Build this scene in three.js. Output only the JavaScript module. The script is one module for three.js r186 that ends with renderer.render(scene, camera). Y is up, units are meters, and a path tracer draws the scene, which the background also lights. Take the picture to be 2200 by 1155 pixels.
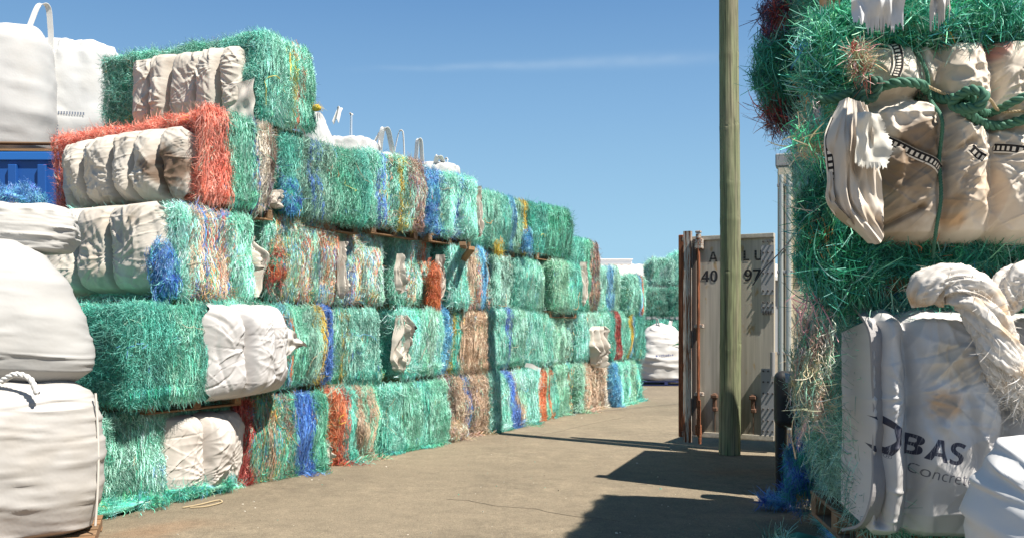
import * as THREE from 'three';
import { ImprovedNoise } from 'three/addons/math/ImprovedNoise.js';
import { mergeGeometries, mergeVertices } from 'three/addons/utils/BufferGeometryUtils.js';
import { RoundedBoxGeometry } from 'three/addons/geometries/RoundedBoxGeometry.js';

// ---------------------------------------------------------------- camera, sky, sun, exposure
const scene = new THREE.Scene();
const W0 = 2200, H0 = 1155, F = 2000, CX = 1100, HOR = 700, EYE = 1.6;
const camera = new THREE.PerspectiveCamera(2 * Math.atan(H0 / 2 / F) * 180 / Math.PI, W0 / H0, 0.1, 600);
camera.position.set(0, EYE, 0);
camera.lookAt(0, EYE, -10);
camera.setViewOffset(W0, H0, 0, H0 / 2 - HOR, W0, H0);
const renderer = new THREE.WebGLRenderer({ antialias: true });
renderer.setSize(1024, 537);
renderer.toneMapping = THREE.LinearToneMapping;
const EXPO = 2.0;
renderer.toneMappingExposure = EXPO;
renderer.shadowMap.enabled = true;

const SUN = new THREE.Vector3(0.93, 0, 0.365).normalize().multiplyScalar(Math.cos(62 * Math.PI / 180)).setY(Math.sin(62 * Math.PI / 180));
const sun = new THREE.DirectionalLight(new THREE.Color(1.0, 0.945, 0.86), 5.0);
sun.position.copy(SUN).multiplyScalar(60); sun.target.position.set(0, 0, -10);
sun.castShadow = true; sun.shadow.mapSize.set(4096, 4096); sun.shadow.radius = 1;
Object.assign(sun.shadow.camera, { left: -40, right: 40, top: 40, bottom: -40, near: 1, far: 150 });
scene.add(sun); scene.add(sun.target);

const perlin = new ImprovedNoise();
const ns = (x, y, z = 0) => perlin.noise(x + 31.7, y + 17.3, z + 5.1);
const fbm = (x, y, z = 0, o = 4) => { let s = 0, a = 0.5; for (let i = 0; i < o; i++) { s += a * ns(x, y, z + i * 7.7); x *= 2.03; y *= 2.03; z *= 2.03; a *= 0.5; } return s; };
const smooth = (a, b, x) => { const t = Math.min(1, Math.max(0, (x - a) / (b - a))); return t * t * (3 - 2 * t); };
const gau = x => Math.exp(-x * x);
const lerp = (a, b, t) => a + (b - a) * t;
function rng(seed) { let a = (seed * 2654435761) >>> 0; return () => { a = (a + 0x6D2B79F5) | 0; let t = Math.imul(a ^ (a >>> 15), 1 | a); t = (t + Math.imul(t ^ (t >>> 7), 61 | t)) ^ t; return ((t ^ (t >>> 14)) >>> 0) / 4294967296; }; }

{ // clear summer sky, paler towards the horizon, one thin streak of cirrus
  const w = 2048, h = 1024, d = new Float32Array(w * h * 4);
  const stops = [[0, [.42, .70, .88]], [5, [.375, .645, .86]], [9, [.31, .555, .80]], [13, [.245, .465, .74]], [20, [.145, .32, .61]], [35, [.07, .19, .42]], [90, [.03, .095, .26]]];
  for (let j = 0; j < h; j++) {
    const el = ((j + .5) / h - .5) * 180;
    let k = 0; while (k < stops.length - 2 && el > stops[k + 1][0]) k++;
    const t = Math.min(1, Math.max(0, (el - stops[k][0]) / (stops[k + 1][0] - stops[k][0])));
    for (let i = 0; i < w; i++) {
      const az = ((i + .5) / w - .5) * 2 * Math.PI, x = Math.cos(az), z = Math.sin(az);
      const q = (j * w + i) * 4;
      let c = [0, 1, 2].map(m => lerp(stops[k][1][m], stops[k + 1][1][m], t));
      const a = Math.atan2(x, -z) * 180 / Math.PI;                       // degrees to the right of the view
      const mid = 15.2 + .06 * (a + 10) - .0017 * (a + 10) * (a + 10) + .12 * ns(a * .25, 3), half = .1 + .3 * smooth(-10, 12, a);
      const v = (el - mid) / half;
      let s = Math.exp(-v * v * 1.4) * smooth(-12.5, -2, a) * (1 - smooth(7, 16, a)) * (.7 + .6 * fbm(a * .8, el * 4, 1));
      if (Math.abs(a) > 25) s = 0;
      c = c.map((e, m) => e + (([.62, .76, .9][m]) - e) * .3 * s);
      if (el < 0) c = [.22, .2, .17];
      c = c.map(e => e / EXPO);
      d[q] = c[0]; d[q + 1] = c[1]; d[q + 2] = c[2]; d[q + 3] = 1;
    }
  }
  const tex = new THREE.DataTexture(d, w, h, THREE.RGBAFormat, THREE.FloatType);
  tex.mapping = THREE.EquirectangularReflectionMapping; tex.magFilter = THREE.LinearFilter; tex.needsUpdate = true;
  scene.background = tex; scene.environment = tex;
}

// ---------------------------------------------------------------- helpers
const V = (x, y, z) => new THREE.Vector3(x, y, z);
const at = (px, py, d) => V((px - CX) / F * d, EYE + (HOR - py) / F * d, -d);     // where the eye's ray through a spot of the photo is at that distance
const used = {};
function numbered(n) { const k = used[n] = (used[n] ?? -1) + 1; return k ? `${n}_${String(k).padStart(3, '0')}` : n; }
function tag(o, label, category, group) { Object.assign(o.userData, { label, category }); if (group) o.userData.group = group; return o; }
function thing(name, label, category, pos = [0, 0, 0], turn = 0, group) {
  const o = new THREE.Group(); o.name = numbered(name); o.position.set(...pos); o.rotation.y = turn; scene.add(o);
  return tag(o, label, category, group);
}
function mesh(name, geo, mat, parent) {
  const m = new THREE.Mesh(geo, mat); m.name = name; m.castShadow = m.receiveShadow = true; parent.add(m); return m;
}
const std = (r, g, b, rough = .8, o = {}) => new THREE.MeshStandardMaterial({ color: new THREE.Color().setRGB(r, g, b), roughness: rough, side: THREE.DoubleSide, ...o });
function bx(w, h, d, x = 0, y = 0, z = 0, r = 0) {
  const g = r ? new RoundedBoxGeometry(w, h, d, 1, r) : new THREE.BoxGeometry(w, h, d); g.translate(x, y, z); return g.index ? g.toNonIndexed() : g;
}
function merged(list) {
  const l = list.map(g => { g = g.index ? g.toNonIndexed() : g; for (const k of Object.keys(g.attributes)) if (!['position', 'normal', 'uv'].includes(k)) g.deleteAttribute(k); return g; });
  return mergeGeometries(l);
}
function tintGeo(g, f) {
  const p = g.attributes.position, c = new Float32Array(p.count * 3);
  for (let i = 0; i < p.count; i++) { const k = f(p.getX(i), p.getY(i), p.getZ(i)); c[i * 3] = k[0]; c[i * 3 + 1] = k[1]; c[i * 3 + 2] = k[2]; }
  g.setAttribute('color', new THREE.BufferAttribute(c, 3)); return g;
}
function dataTex(n, f, srgb = false, nearest = false) {
  const d = new Uint8Array(n * n * 4);
  for (let j = 0; j < n; j++) for (let i = 0; i < n; i++) { const c = f(i / n, j / n, i, j), q = (j * n + i) * 4; d[q] = c[0] * 255; d[q + 1] = c[1] * 255; d[q + 2] = c[2] * 255; d[q + 3] = 255; }
  const t = new THREE.DataTexture(d, n, n); t.wrapS = t.wrapT = THREE.RepeatWrapping; t.magFilter = THREE.LinearFilter; if (srgb) t.colorSpace = THREE.SRGBColorSpace; t.needsUpdate = true; return t;
}
// noise that tiles over the unit square
const tileN = (u, v, f, s = 0) => { const a = (x, y) => ns(x * f, y * f, s); return (a(u, v) * (1 - u) + a(u - 1, v) * u) * (1 - v) + (a(u, v - 1) * (1 - u) + a(u - 1, v - 1) * u) * v; };
function gridGeo(nu, nv, f, col) {                    // f(u,v) -> [x,y,z]; uv kept in f's own measure if it returns 5 numbers
  const pos = [], uv = [], idx = [], c = [];
  for (let j = 0; j <= nv; j++) for (let i = 0; i <= nu; i++) {
    const p = f(i / nu, j / nv); pos.push(p[0], p[1], p[2]); uv.push(p[3] ?? i / nu, p[4] ?? j / nv);
    if (col) c.push(...col(i / nu, j / nv, p));
  }
  for (let j = 0; j < nv; j++) for (let i = 0; i < nu; i++) { const a = j * (nu + 1) + i, b = a + 1, e = a + nu + 1, g = e + 1; idx.push(a, b, g, a, g, e); }
  const geo = new THREE.BufferGeometry();
  geo.setAttribute('position', new THREE.Float32BufferAttribute(pos, 3)); geo.setAttribute('uv', new THREE.Float32BufferAttribute(uv, 2));
  if (col) geo.setAttribute('color', new THREE.Float32BufferAttribute(c, 3));
  geo.setIndex(idx); geo.computeVertexNormals(); return geo;
}
function strapGeo(pts, across, width, thick = .004) {  // flat webbing swept along points; across = direction(s) of its width
  const cv = new THREE.CatmullRomCurve3(pts), n = Math.max(8, pts.length * 5), pos = [], idx = [], uv = [];
  const len = cv.getLength();
  for (let i = 0; i <= n; i++) {
    const t = i / n, p = cv.getPoint(t), tg = cv.getTangent(t), a = (Array.isArray(across) ? across[0].clone().lerp(across[1], t) : across.clone());
    a.addScaledVector(tg, -a.dot(tg)).normalize(); const nn = tg.clone().cross(a);
    for (const [s, k] of [[-1, 1], [1, 1], [1, -1], [-1, -1]]) { const q = p.clone().addScaledVector(a, s * width / 2).addScaledVector(nn, k * thick / 2); pos.push(q.x, q.y, q.z); uv.push(t * len, (s + 1) / 2); }
  }
  for (let i = 0; i < n; i++) for (let k = 0; k < 4; k++) { const a = i * 4 + k, b = i * 4 + (k + 1) % 4; idx.push(a, b, b + 4, a, b + 4, a + 4); }
  const l = n * 4; idx.push(0, 2, 1, 0, 3, 2, l, l + 1, l + 2, l, l + 2, l + 3);
  let g = new THREE.BufferGeometry(); g.setAttribute('position', new THREE.Float32BufferAttribute(pos, 3)); g.setAttribute('uv', new THREE.Float32BufferAttribute(uv, 2)); g.setIndex(idx);
  g = g.toNonIndexed(); g.computeVertexNormals(); return g;
}
function twistedRope(pts, R, pitch, closed = false) {   // three strands laid round each other
  const cv = new THREE.CatmullRomCurve3(pts, closed), len = cv.getLength(), n = Math.ceil(len / pitch * 12), fr = cv.computeFrenetFrames(n, closed), out = [];
  for (let k = 0; k < 3; k++) {
    const q = [];
    for (let i = 0; i <= n; i++) { const a = i / n * len / pitch * 2 * Math.PI + k * 2.0944, p = cv.getPointAt(i / n); q.push(p.addScaledVector(fr.normals[i], Math.cos(a) * R * .52).addScaledVector(fr.binormals[i], Math.sin(a) * R * .52)); }
    out.push(new THREE.TubeGeometry(new THREE.CatmullRomCurve3(q), n, R * .56, 6));
  }
  return merged(out);
}
const tube = (pts, r, seg = 24, k = 6) => new THREE.TubeGeometry(new THREE.CatmullRomCurve3(pts), seg, r, k);

// ---------------------------------------------------------------- fibres
const PAL = {
  G: [[.04, .34, .2], [.06, .44, .28], [.1, .54, .37], [.03, .25, .15], [.25, .62, .46], [.06, .4, .28], [.14, .5, .33]],
  T: [[.04, .4, .31], [.07, .5, .4], [.03, .29, .23], [.17, .6, .5], [.05, .44, .33]],
  M: [[.18, .62, .46], [.3, .7, .53], [.1, .52, .37], [.42, .75, .6], [.14, .58, .46]],
  S: [[.17, .36, .28], [.24, .43, .33], [.11, .3, .22], [.3, .47, .37]],
  P: [[.28, .52, .36], [.38, .58, .42], [.2, .43, .28], [.13, .45, .3]],
  N: [[.52, .37, .25], [.62, .46, .32], [.42, .28, .18], [.68, .55, .42]],
  W: [[.7, .62, .5], [.78, .72, .62], [.55, .46, .36]],
  O: [[.75, .22, .09], [.78, .3, .14], [.62, .16, .06]],
  C: [[.88, .24, .15], [.9, .32, .22], [.8, .18, .11], [.9, .4, .3]],
  R: [[.45, .06, .05], [.55, .1, .08], [.35, .05, .06], [.5, .16, .12]],
  B: [[.05, .17, .55], [.09, .26, .66], [.03, .11, .42], [.18, .38, .72]],
  L: [[.1, .4, .62], [.18, .5, .72], [.07, .3, .56], [.3, .6, .75]],
  Y: [[.68, .46, .04], [.75, .55, .08], [.5, .38, .06]],
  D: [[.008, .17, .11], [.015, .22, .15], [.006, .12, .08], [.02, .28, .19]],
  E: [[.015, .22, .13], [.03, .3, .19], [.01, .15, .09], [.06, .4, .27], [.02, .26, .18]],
  K: [[.3, .2, .14], [.24, .19, .26], [.4, .29, .19], [.18, .26, .18], [.42, .2, .14]],
  V: [[.12, .08, .16], [.3, .06, .06], [.08, .07, .14], [.2, .15, .12]],
};
PAL.X = [...PAL.G, ...PAL.G.slice(0, 3), PAL.N[1], PAL.O[1], PAL.B[1], PAL.M[0], PAL.M[1], PAL.Y[0], PAL.N[3], PAL.P[0], PAL.L[0]];
PAL.H = [PAL.N[0], PAL.N[1], PAL.O[0], PAL.O[1], PAL.G[1], PAL.P[0], PAL.Y[2], PAL.W[0], PAL.R[1], PAL.P[1], PAL.B[1], PAL.G[2]];
function parseBands(s) {                       // 'G3 N.5 B1' -> [[end, 'G'], ...]
  const l = s.split(' ').map(e => [e[0], parseFloat(e.slice(1) || '1')]), tot = l.reduce((a, e) => a + e[1], 0);
  let t = 0; return l.map(([k, w]) => { t += w / tot; return [t, k]; });
}
function pick(bands, u, r, q) {                // q: a place, so that neighbours share a colour
  let k = bands[bands.length - 1][1]; for (const [e, b] of bands) if (u < e) { k = b; break; }
  if (r() < .035) k = 'X'; const p = PAL[k]; if (!q) return p[Math.floor(r() * p.length)];
  const g = ns(...q) * 1.5 + .5 + (r() - .5) * .55, c = p[Math.floor((((g * 1.6) % 1) + 1) % 1 * p.length)], v = .86 + .55 * ns(q[0] * .6 + 9, q[1] * .8, q[2] * .6); return [c[0] * v, c[1] * v, c[2] * v];
}
function strandGeo(n, seg, f, width, seed) {    // n ribbons; f(r) -> function t -> point
  const r = rng(seed), pos = [], nor = [], col = [], idx = [];
  for (let s = 0; s < n; s++) {
    const path = f(r), tw = r() * 6.28, tws = (r() - .5) * 5, b = .55 + r() * .75, b2 = b * (.85 + r() * .3), w = width * (.6 + r() * .8), o = pos.length / 3;
    for (let i = 0; i <= seg; i++) {
      const t = i / seg, p = path(t), q = path(Math.min(1, t + .01)), q0 = path(Math.max(0, t - .01)), tg = q.sub(q0).normalize();
      let a = V(1, 0, 0); if (Math.abs(tg.x) > .8) a = V(0, 0, 1); a.addScaledVector(tg, -a.dot(tg)).normalize(); const bb = tg.clone().cross(a), an = tw + tws * t;
      const wd = a.clone().multiplyScalar(Math.cos(an)).addScaledVector(bb, Math.sin(an)), nn = wd.clone().cross(tg), hw = w * .5 * (1 - .55 * t * t);
      for (const e of [-1, 1]) { pos.push(p.x + wd.x * hw * e, p.y + wd.y * hw * e, p.z + wd.z * hw * e); nor.push(nn.x, nn.y, nn.z); const br = lerp(b, b2, t); col.push(br, br, br); }
    }
    for (let i = 0; i < seg; i++) { const k = o + i * 2; idx.push(k, k + 1, k + 3, k, k + 3, k + 2); }
  }
  const g = new THREE.BufferGeometry();
  g.setAttribute('position', new THREE.Float32BufferAttribute(pos, 3)); g.setAttribute('normal', new THREE.Float32BufferAttribute(nor, 3)); g.setAttribute('color', new THREE.Float32BufferAttribute(col, 3)); g.setIndex(idx); return g;
}
// hanging strands: y runs along the fibre, z stands out from the bale
const hangF = (L, spread, lift) => r => {
  const x0 = (r() - .5) * spread, y0 = -L * .5 - r() * L * .5, l = L * (.4 + 1.5 * r() ** 3), k = (r() - .5) * .8, z0 = r() * .012, c = (r() - .5) * .055 * L / .13, li = lift * (r() - .25), ph = r() * 6;
  return t => V(x0 + k * l * t + c * Math.sin(t * 5 + ph), y0 + l * t, z0 + Math.sin(t * 3.14) * .012 + li * l * t * t + .006 * Math.sin(t * 9 + ph));
};
const frizzF = (L, spread) => r => {
  const a = r() * 6.28, el = .15 + r() * 1.1, l = L * (.4 + 1.5 * r() ** 2), x0 = (r() - .5) * spread, y0 = (r() - .5) * spread, ka = (r() - .5) * 8, kb = (r() - .65) * 2.2;
  const dx = Math.cos(a) * Math.cos(el), dy = Math.sin(a) * Math.cos(el), dz = Math.sin(el), ex = -Math.sin(a), ey = Math.cos(a);
  return t => V(x0 + l * (dx * t + ex * ka * t * t * .4), y0 + l * (dy * t + ey * ka * t * t * .4), -.01 + l * (dz * t + kb * t * t * .5));
};
const HANG = [0, 1, 2].map(i => strandGeo(15, 5, hangF(.11, .12, .16), .004, 11 + i)), FRIZZ = [0, 1, 2].map(i => strandGeo(17, 5, frizzF(.055, .09), .0037, 31 + i));
const HANGN = [0, 1].map(i => strandGeo(20, 7, hangF(.1, .1, .2), .003, 51 + i)), FRIZZN = [0, 1].map(i => strandGeo(20, 6, frizzF(.052, .07), .0031, 71 + i));
const fibre = new THREE.MeshPhysicalMaterial({ color: 0xffffff, vertexColors: true, roughness: .6, transmission: .2, thickness: 0, side: THREE.DoubleSide });
const coreMat = new THREE.MeshStandardMaterial({ color: 0xffffff, vertexColors: true, roughness: .9 });

class Strands {                                // collects tufts, then becomes one part of its bale
  constructor() { this.m = []; this.c = []; }
  add(p, y, z, s, c) { const X = y.clone().cross(z).normalize(), Z = X.clone().cross(y).normalize(); this.m.push(new THREE.Matrix4().makeBasis(X.multiplyScalar(s), y.clone().multiplyScalar(s), Z.multiplyScalar(s)).setPosition(p)); this.c.push(c); }
  build(name, geo, parent) {
    if (!this.m.length) return;
    const im = new THREE.InstancedMesh(geo, fibre, this.m.length), k = new THREE.Color();
    this.m.forEach((m, i) => { im.setMatrixAt(i, m); im.setColorAt(i, k.setRGB(...this.c[i])); });
    im.name = name; im.userData.kind = 'stuff'; im.castShadow = im.receiveShadow = true; parent.add(im); return im;
  }
}
let seedN = 100;
// o: w (along x), h, d, bands, faces {front, left, right, top, back} with densities per m2, near, side (bands of the -x face), long
function fillBale(root, o) {
  const seed = o.seed ?? ++seedN, r = rng(seed), hw = o.w / 2, hh = o.h / 2, hd = o.d / 2, R = o.round ?? .09, bands = parseBands(o.bands), side = o.side ? parseBands(o.side) : null, so = seed * 3.37;
  const tr = rng(seed + 3), tone = o.tone ?? lerp(1.02, 1.5, tr()), bleach = o.bleach ?? lerp(.35, 1.7, tr());
  const lean = o.lean ?? 0, bul = o.bulge ?? .05;
  const surf = (x, y, z) => {                  // a point of the plain box -> the lumpy bale's skin and its outward direction (y from the centre)
    const i = V(Math.max(-hw + R, Math.min(hw - R, x)), Math.max(-hh + R, Math.min(hh - R, y)), Math.max(-hd + R, Math.min(hd - R, z)));
    const n = V(x, y, z).sub(i).normalize(), p = i.addScaledVector(n, R);
    const q = .075 * ns(p.x * 2.6 + so, p.y * 2.2, p.z * 2.6) + .028 * ns(p.x * 7 + so, p.y * 3, p.z * 7) + bul * (1 - (y / hh) ** 2) * (1 - Math.max(Math.abs(x / hw) ** 4 * Math.abs(n.z), 0)) - .02;
    p.addScaledVector(n, q); p.x += lean * (y / hh) * .5; return [p, n];
  };
  const place = (p, n) => Math.abs(n.z) > .7 ? [p.x * 22 + so, p.y * 2.6, 3] : [p.x * 8 + so, p.y * 7, p.z * 8];
  const uOf = (x, y) => (x / o.w + .5) + .03 * ns(x * 2 + so, y * 2.5) + .012 * ns(x * 9 + so, y * 7) + (o.slant ?? 0) * y;
  const core = new THREE.BoxGeometry(o.w, o.h, o.d, 26, 16, 14); core.deleteAttribute('uv'); core.deleteAttribute('normal');
  const cg = mergeVertices(core, 1e-4), cp = cg.attributes.position, cc = new Float32Array(cp.count * 3);
  for (let i = 0; i < cp.count; i++) {
    const x = cp.getX(i), y = cp.getY(i), z = cp.getZ(i), [p, n] = surf(x, y, z), b = side && n.x < -.8 ? side : bands, c = pick(b, n.x < -.8 && side ? z / o.d + .5 : uOf(x, y), r, place(p, n));
    cp.setXYZ(i, p.x - n.x * .03, p.y + hh - n.y * .03, p.z - n.z * .03); for (let k = 0; k < 3; k++) cc[i * 3 + k] = c[k] * .9;
  }
  cg.setAttribute('color', new THREE.BufferAttribute(cc, 3)); cg.computeVertexNormals();
  mesh('net_bundle', cg, coreMat, root);
  const hang = new Strands(), fr = new Strands();
  const F = { front: 0, left: 0, right: 0, top: 0, bottom: 0, ...o.faces };
  const put = (face, a, b) => {
    const A = a * 2 - 1, B = b * 2 - 1, xyz = { front: [A * hw, B * hh, hd], back: [A * hw, B * hh, -hd], left: [-hw, B * hh, A * hd], right: [hw, B * hh, A * hd], top: [A * hw, hh, B * hd], bottom: [A * hw, -hh, B * hd] }[face];
    const [p, n] = surf(...xyz); p.y += hh;
    const bb = side && face === 'left' ? side : bands, u = bb === side ? a + .03 * ns(xyz[2] * 4, xyz[1] * 4) : uOf(xyz[0], xyz[1]), c = pick(bb, u, r, place(p, n));
    const edge = face === 'front' ? Math.max(Math.abs(B) ** 5, .8 * Math.abs(A) ** 9) : 1, fuzz = (o.fuzz ?? .1) + .7 * edge * (face === 'front' ? 1 : .9);
    const v = (.82 + .42 * r()) * tone, bl = .6 * r() * bleach, green = c[1] > c[0] * 1.25 && c[1] > c[2] * 1.1, k = c.map((e, m) => Math.min(.92, lerp(e, green ? [.56, .84, .73][m] : e * .75 + .16, green ? bl : bl * .6) * v));
    if ((face === 'front' || (o.allHang && face !== 'top')) && r() > fuzz) {
      const y = face === 'front' || face === 'back' ? V((r() - .5) * .3, -1, 0) : V(0, -1, (r() - .5) * .3); y.addScaledVector(n, -y.dot(n)).normalize(); hang.add(p, y, n, .75 + .6 * r(), k);
    } else {
      let y = V(r() - .5, r() - .5, r() - .5); y.addScaledVector(n, -y.dot(n)); if (y.length() < 1e-3) y = V(0, 1, 0); y.normalize();
      const z = n.clone().add(V(0, -.35 * r(), 0)).normalize(); y.addScaledVector(z, -y.dot(z)).normalize(); fr.add(p, y, z, (.7 + .75 * r()) * (o.frizz ?? 1), k);
    }
  };
  const areas = { front: o.w * o.h, back: o.w * o.h, left: o.d * o.h, right: o.d * o.h, top: o.w * o.d, bottom: o.w * o.d };
  for (const f in F) { const n = Math.round(F[f] * areas[f]); for (let i = 0; i < n; i++) put(f, r(), r()); }
  // ragged bottom edge
  const fringe = o.fringe ?? 60;
  for (let i = 0; i < fringe * o.w; i++) {
    const x = (r() - .5) * o.w, [p, n] = surf(x, -hh * .9, hd); p.y += hh; const c = pick(bands, uOf(x, -hh), r).map(e => Math.min(.9, e * (.8 + .4 * r())));
    if (o.floor) { const y = V((r() - .5), -.06, .5 + r()).normalize(); fr.add(V(p.x, .012 + .02 * r(), p.z + .0 + r() * r() * .3 * Math.max(.05, .4 + 1.3 * ns(p.x * 3 + so, 7))), y, V(0, 1, 0).addScaledVector(y, -y.y).normalize(), .9 + .5 * r(), c); }
    else hang.add(p.add(V(0, .02, .01)), V((r() - .5) * .5, -1, .1 * r()).normalize(), V(0, 0, 1), .7 + .8 * r() * r(), c);
  }
  const v = seed % 3, w = seed % 2;
  hang.build('hanging_strands', o.near ? HANGN[w] : HANG[v], root); fr.build('frayed_strands', o.near ? FRIZZN[w] : FRIZZ[v], root);
  return surf;
}

// ---------------------------------------------------------------- cloth
const weave = dataTex(256, (u, v, i, j) => { const n = tileN(u, v, 9, 2), n2 = tileN(u, v, 40, 5); const h = .5 + .5 * n + .16 * n2; return [h, h, h]; });
const clothMat = new THREE.MeshStandardMaterial({ color: 0xffffff, vertexColors: true, roughness: .72, side: THREE.DoubleSide, bumpMap: weave, bumpScale: .0035 });
const webMat = std(.6, .59, .56, .75), webDark = std(.045, .045, .05, .7), stitchMat = std(.6, .56, .5, .8);
function creaser(seed, n, x0, x1, y0, y1, o = {}) {   // sharp-edged folds at random places
  const r = rng(seed), l = [];
  for (let i = 0; i < n; i++) l.push({ x: lerp(x0, x1, r()), y: lerp(y0, y1, r()), a: (o.ang ?? 0) + (r() - .5) * (o.spread ?? 3.1), L: (o.len ?? .16) * (.4 + r()), w: (o.w ?? .022) * (.5 + r()), A: (o.amp ?? .014) * (.3 + r()) * (r() < .3 ? -1 : 1), k: (r() - .5) * 3 });
  for (const c of l) { c.c = Math.cos(c.a); c.s = Math.sin(c.a); }
  return (x, y) => {
    let h = 0;
    for (const c of l) {
      const dx = x - c.x, dy = y - c.y, t = (dx * c.c + dy * c.s) / c.L; if (t > 1.6 || t < -1.6) continue;
      let q = (-dx * c.s + dy * c.c + c.k * t * t * c.L * .3) / c.w; if (q > 3 || q < -3) continue;
      h += c.A * Math.exp(-t * t * 2) * Math.exp(-(q > 0 ? q * q : q * q * 6));
    }
    return h;
  };
}
const CREAM = [.52, .475, .41], WHITE = [.46, .452, .44];
// cloth tied over a bale's face: x in [-w/2, w/2], y in [0, h], standing out along +z
function tiedCloth(o) {
  const { w, h, straps, seed } = o, bulge = o.bulge ?? .13, pinch = o.pinch ?? .06, xs = [-w / 2, ...straps, w / 2], nx = o.nx ?? 170, ny = o.ny ?? 96, base = o.base ?? CREAM, amp = o.amp ?? 1;
  const c1 = creaser(seed, Math.round(34 * w), -w / 2, w / 2, 0, h, { amp: .015 * amp, len: .32, w: .024, ang: 1.5, spread: 1.7 }), c2 = creaser(seed + 1, Math.round(60 * w), -w / 2, w / 2, 0, h, { amp: .0085 * amp, len: .24, w: .0075, ang: 1.1, spread: 2.8 });
  const pr = rng(seed + 9), fans = [...(o.fans ?? [])];
  for (const sx of straps) for (let k = 0; k < (o.autoFans ?? 2); k++) fans.push([sx + (pr() - .5) * .03, h * (.1 + .8 * pr()), 4 + Math.floor(pr() * 6), .018 + .014 * pr(), .2 + .22 * pr()]);
  const slr = rng(seed + 31), sl = xs.map((_, i) => i && i < xs.length - 1 ? (slr() - .5) * (o.slant ?? .2) : 0), cellA = xs.map(() => .25 + 1.35 * slr());
  const z = (x, y) => {
    const u = x / (w / 2), v = y / h * 2 - 1; let i = 0; const X = k => xs[k] + sl[k] * (y / h - .5); while (i < xs.length - 2 && x > X(i + 1)) i++;
    const cw = X(i + 1) - X(i), c = (x - X(i)) / cw * 2 - 1, dS = Math.min(...straps.map((s, k) => Math.abs(x - X(k + 1) - .02 * ns(y * 4, s * 9 + seed))), 9);
    const edge = 1 - Math.abs(v) ** 5, ends = 1 - Math.abs(u) ** (o.endPow ?? 8), cell = .07 * (1 - Math.abs(c) ** 3) * cellA[i] * (.8 + .6 * ns(i * 5.3 + seed, v * 1.2));
    let q = bulge * (edge * ends) + cell * (edge * .7 + .3) - pinch * gau(dS / .03) * (.6 + .5 * edge);
    for (const [gx0, gy0, gx1, gy1, dep, gw] of o.grooves ?? []) { const ex = gx1 - gx0, ey = gy1 - gy0, t = Math.min(1, Math.max(0, ((x - gx0) * ex + (y - gy0) * ey) / (ex * ex + ey * ey))), dd = Math.hypot(x - gx0 - ex * t, y - gy0 - ey * t); q -= dep * gau(dd / gw); }
    const near = Math.exp(-dS / .1);            // folds that run into the ties
    q += amp * .0025 * near * Math.sin((y * 1.0 + Math.abs(c) * .22 * (i % 2 ? 1 : -1)) * 48 + 7 * ns(x * 3, y * 3, seed)) * edge;
    q += amp * (.04 * ns(x * 3.2 + seed, y * 2.2) + .003 * (1 - 2.4 * Math.abs(ns(x * 7 + 3, y * 4 + x * 3, seed))));
    q += c1(x, y) + c2(x, y);
    for (const [fx, fy, fn, fa, fl] of fans) { const dx = x - fx, dy = y - fy, d2 = dx * dx + dy * dy; if (d2 > fl * fl * 4) continue; const d = Math.sqrt(d2), sn = Math.sin(fn * Math.atan2(dy, dx) + fx * 40 + .8 * ns(x * 5, y * 5, fy * 9)); q += amp * .27 * fa * (1 - 1.7 * Math.abs(sn) ** .7) * gau(d / fl) * smooth(.005, .07, d); }
    q -= .22 * Math.max(0, Math.abs(v) - .82) / .18 * Math.abs(v) ** 2 + .2 * Math.max(0, Math.abs(u) - .93) / .07;
    return q;
  };
  const dirt = o.dirt ?? .5;
  const col = (x, y) => {
    const m = smooth(.02, .4, fbm(x * 2.2 + seed, y * 2.2, 4) + .12) * dirt, f = smooth(.15, .5, fbm(x * 9 + seed, y * 9, 9)) * dirt, k = .94 + .12 * ns(x * 5, y * 5, seed) + dirt * .1 * ns(x * 40, y * 40, seed);
    let c = base.map((e, n) => e * k * lerp(1, [.66, .56, .45][n], .5 * m) * lerp(1, [.5, .4, .3][n], .55 * f));
    for (const [sx, sy, sr, sc, sa] of o.stains ?? []) { const d = Math.hypot(x - sx, y - sy) / sr + .8 * fbm(x * 12, y * 12, sx * 9); const a = (1 - smooth(.35, 1, d)) * sa; c = c.map((e, n) => lerp(e, sc[n], a)); }
    return c;
  };
  const yEdge = (x, v) => { const sc = (o.scallop ?? .05); let i = 0; while (i < xs.length - 2 && x > xs[i + 1]) i++; const c = (x - xs[i]) / (xs[i + 1] - xs[i]) * 2 - 1; return h / 2 + (v - .5) * h * (1 - (o.taper ?? .2) * Math.abs(x / (w / 2)) ** 5) + (v < .5 ? 1 : -1) * sc * (c * c) * Math.abs(v * 2 - 1) ** 3; };
  const geo = gridGeo(nx, ny, (u, v) => { const x = (u - .5) * w, y = yEdge(x, v); return [x, y, z(x, y), o.uv ? u : x, o.uv ? v : y]; }, (u, v, p) => col(p[0], p[1]));
  return { geo, z, straps: straps.map((s, n) => { const q = []; for (let k = 0; k <= 16; k++) { const y = h * (.02 + .96 * k / 16), x = s + sl[n + 1] * (y / h - .5) + .02 * ns(y * 4, s * 9 + seed); q.push(V(x, y, z(x, y) + .004)); } return tube(q, .0045, 32, 5); }) };
}
function addTied(root, o, place) {              // place: function(mesh) puts it on the right face
  const t = tiedCloth(o), m = mesh('bag_cover', t.geo, o.mat ?? clothMat, root); place(m);
  for (const g of t.straps) mesh('tie', g, webDark, m);
  return { m, z: t.z };
}
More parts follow.
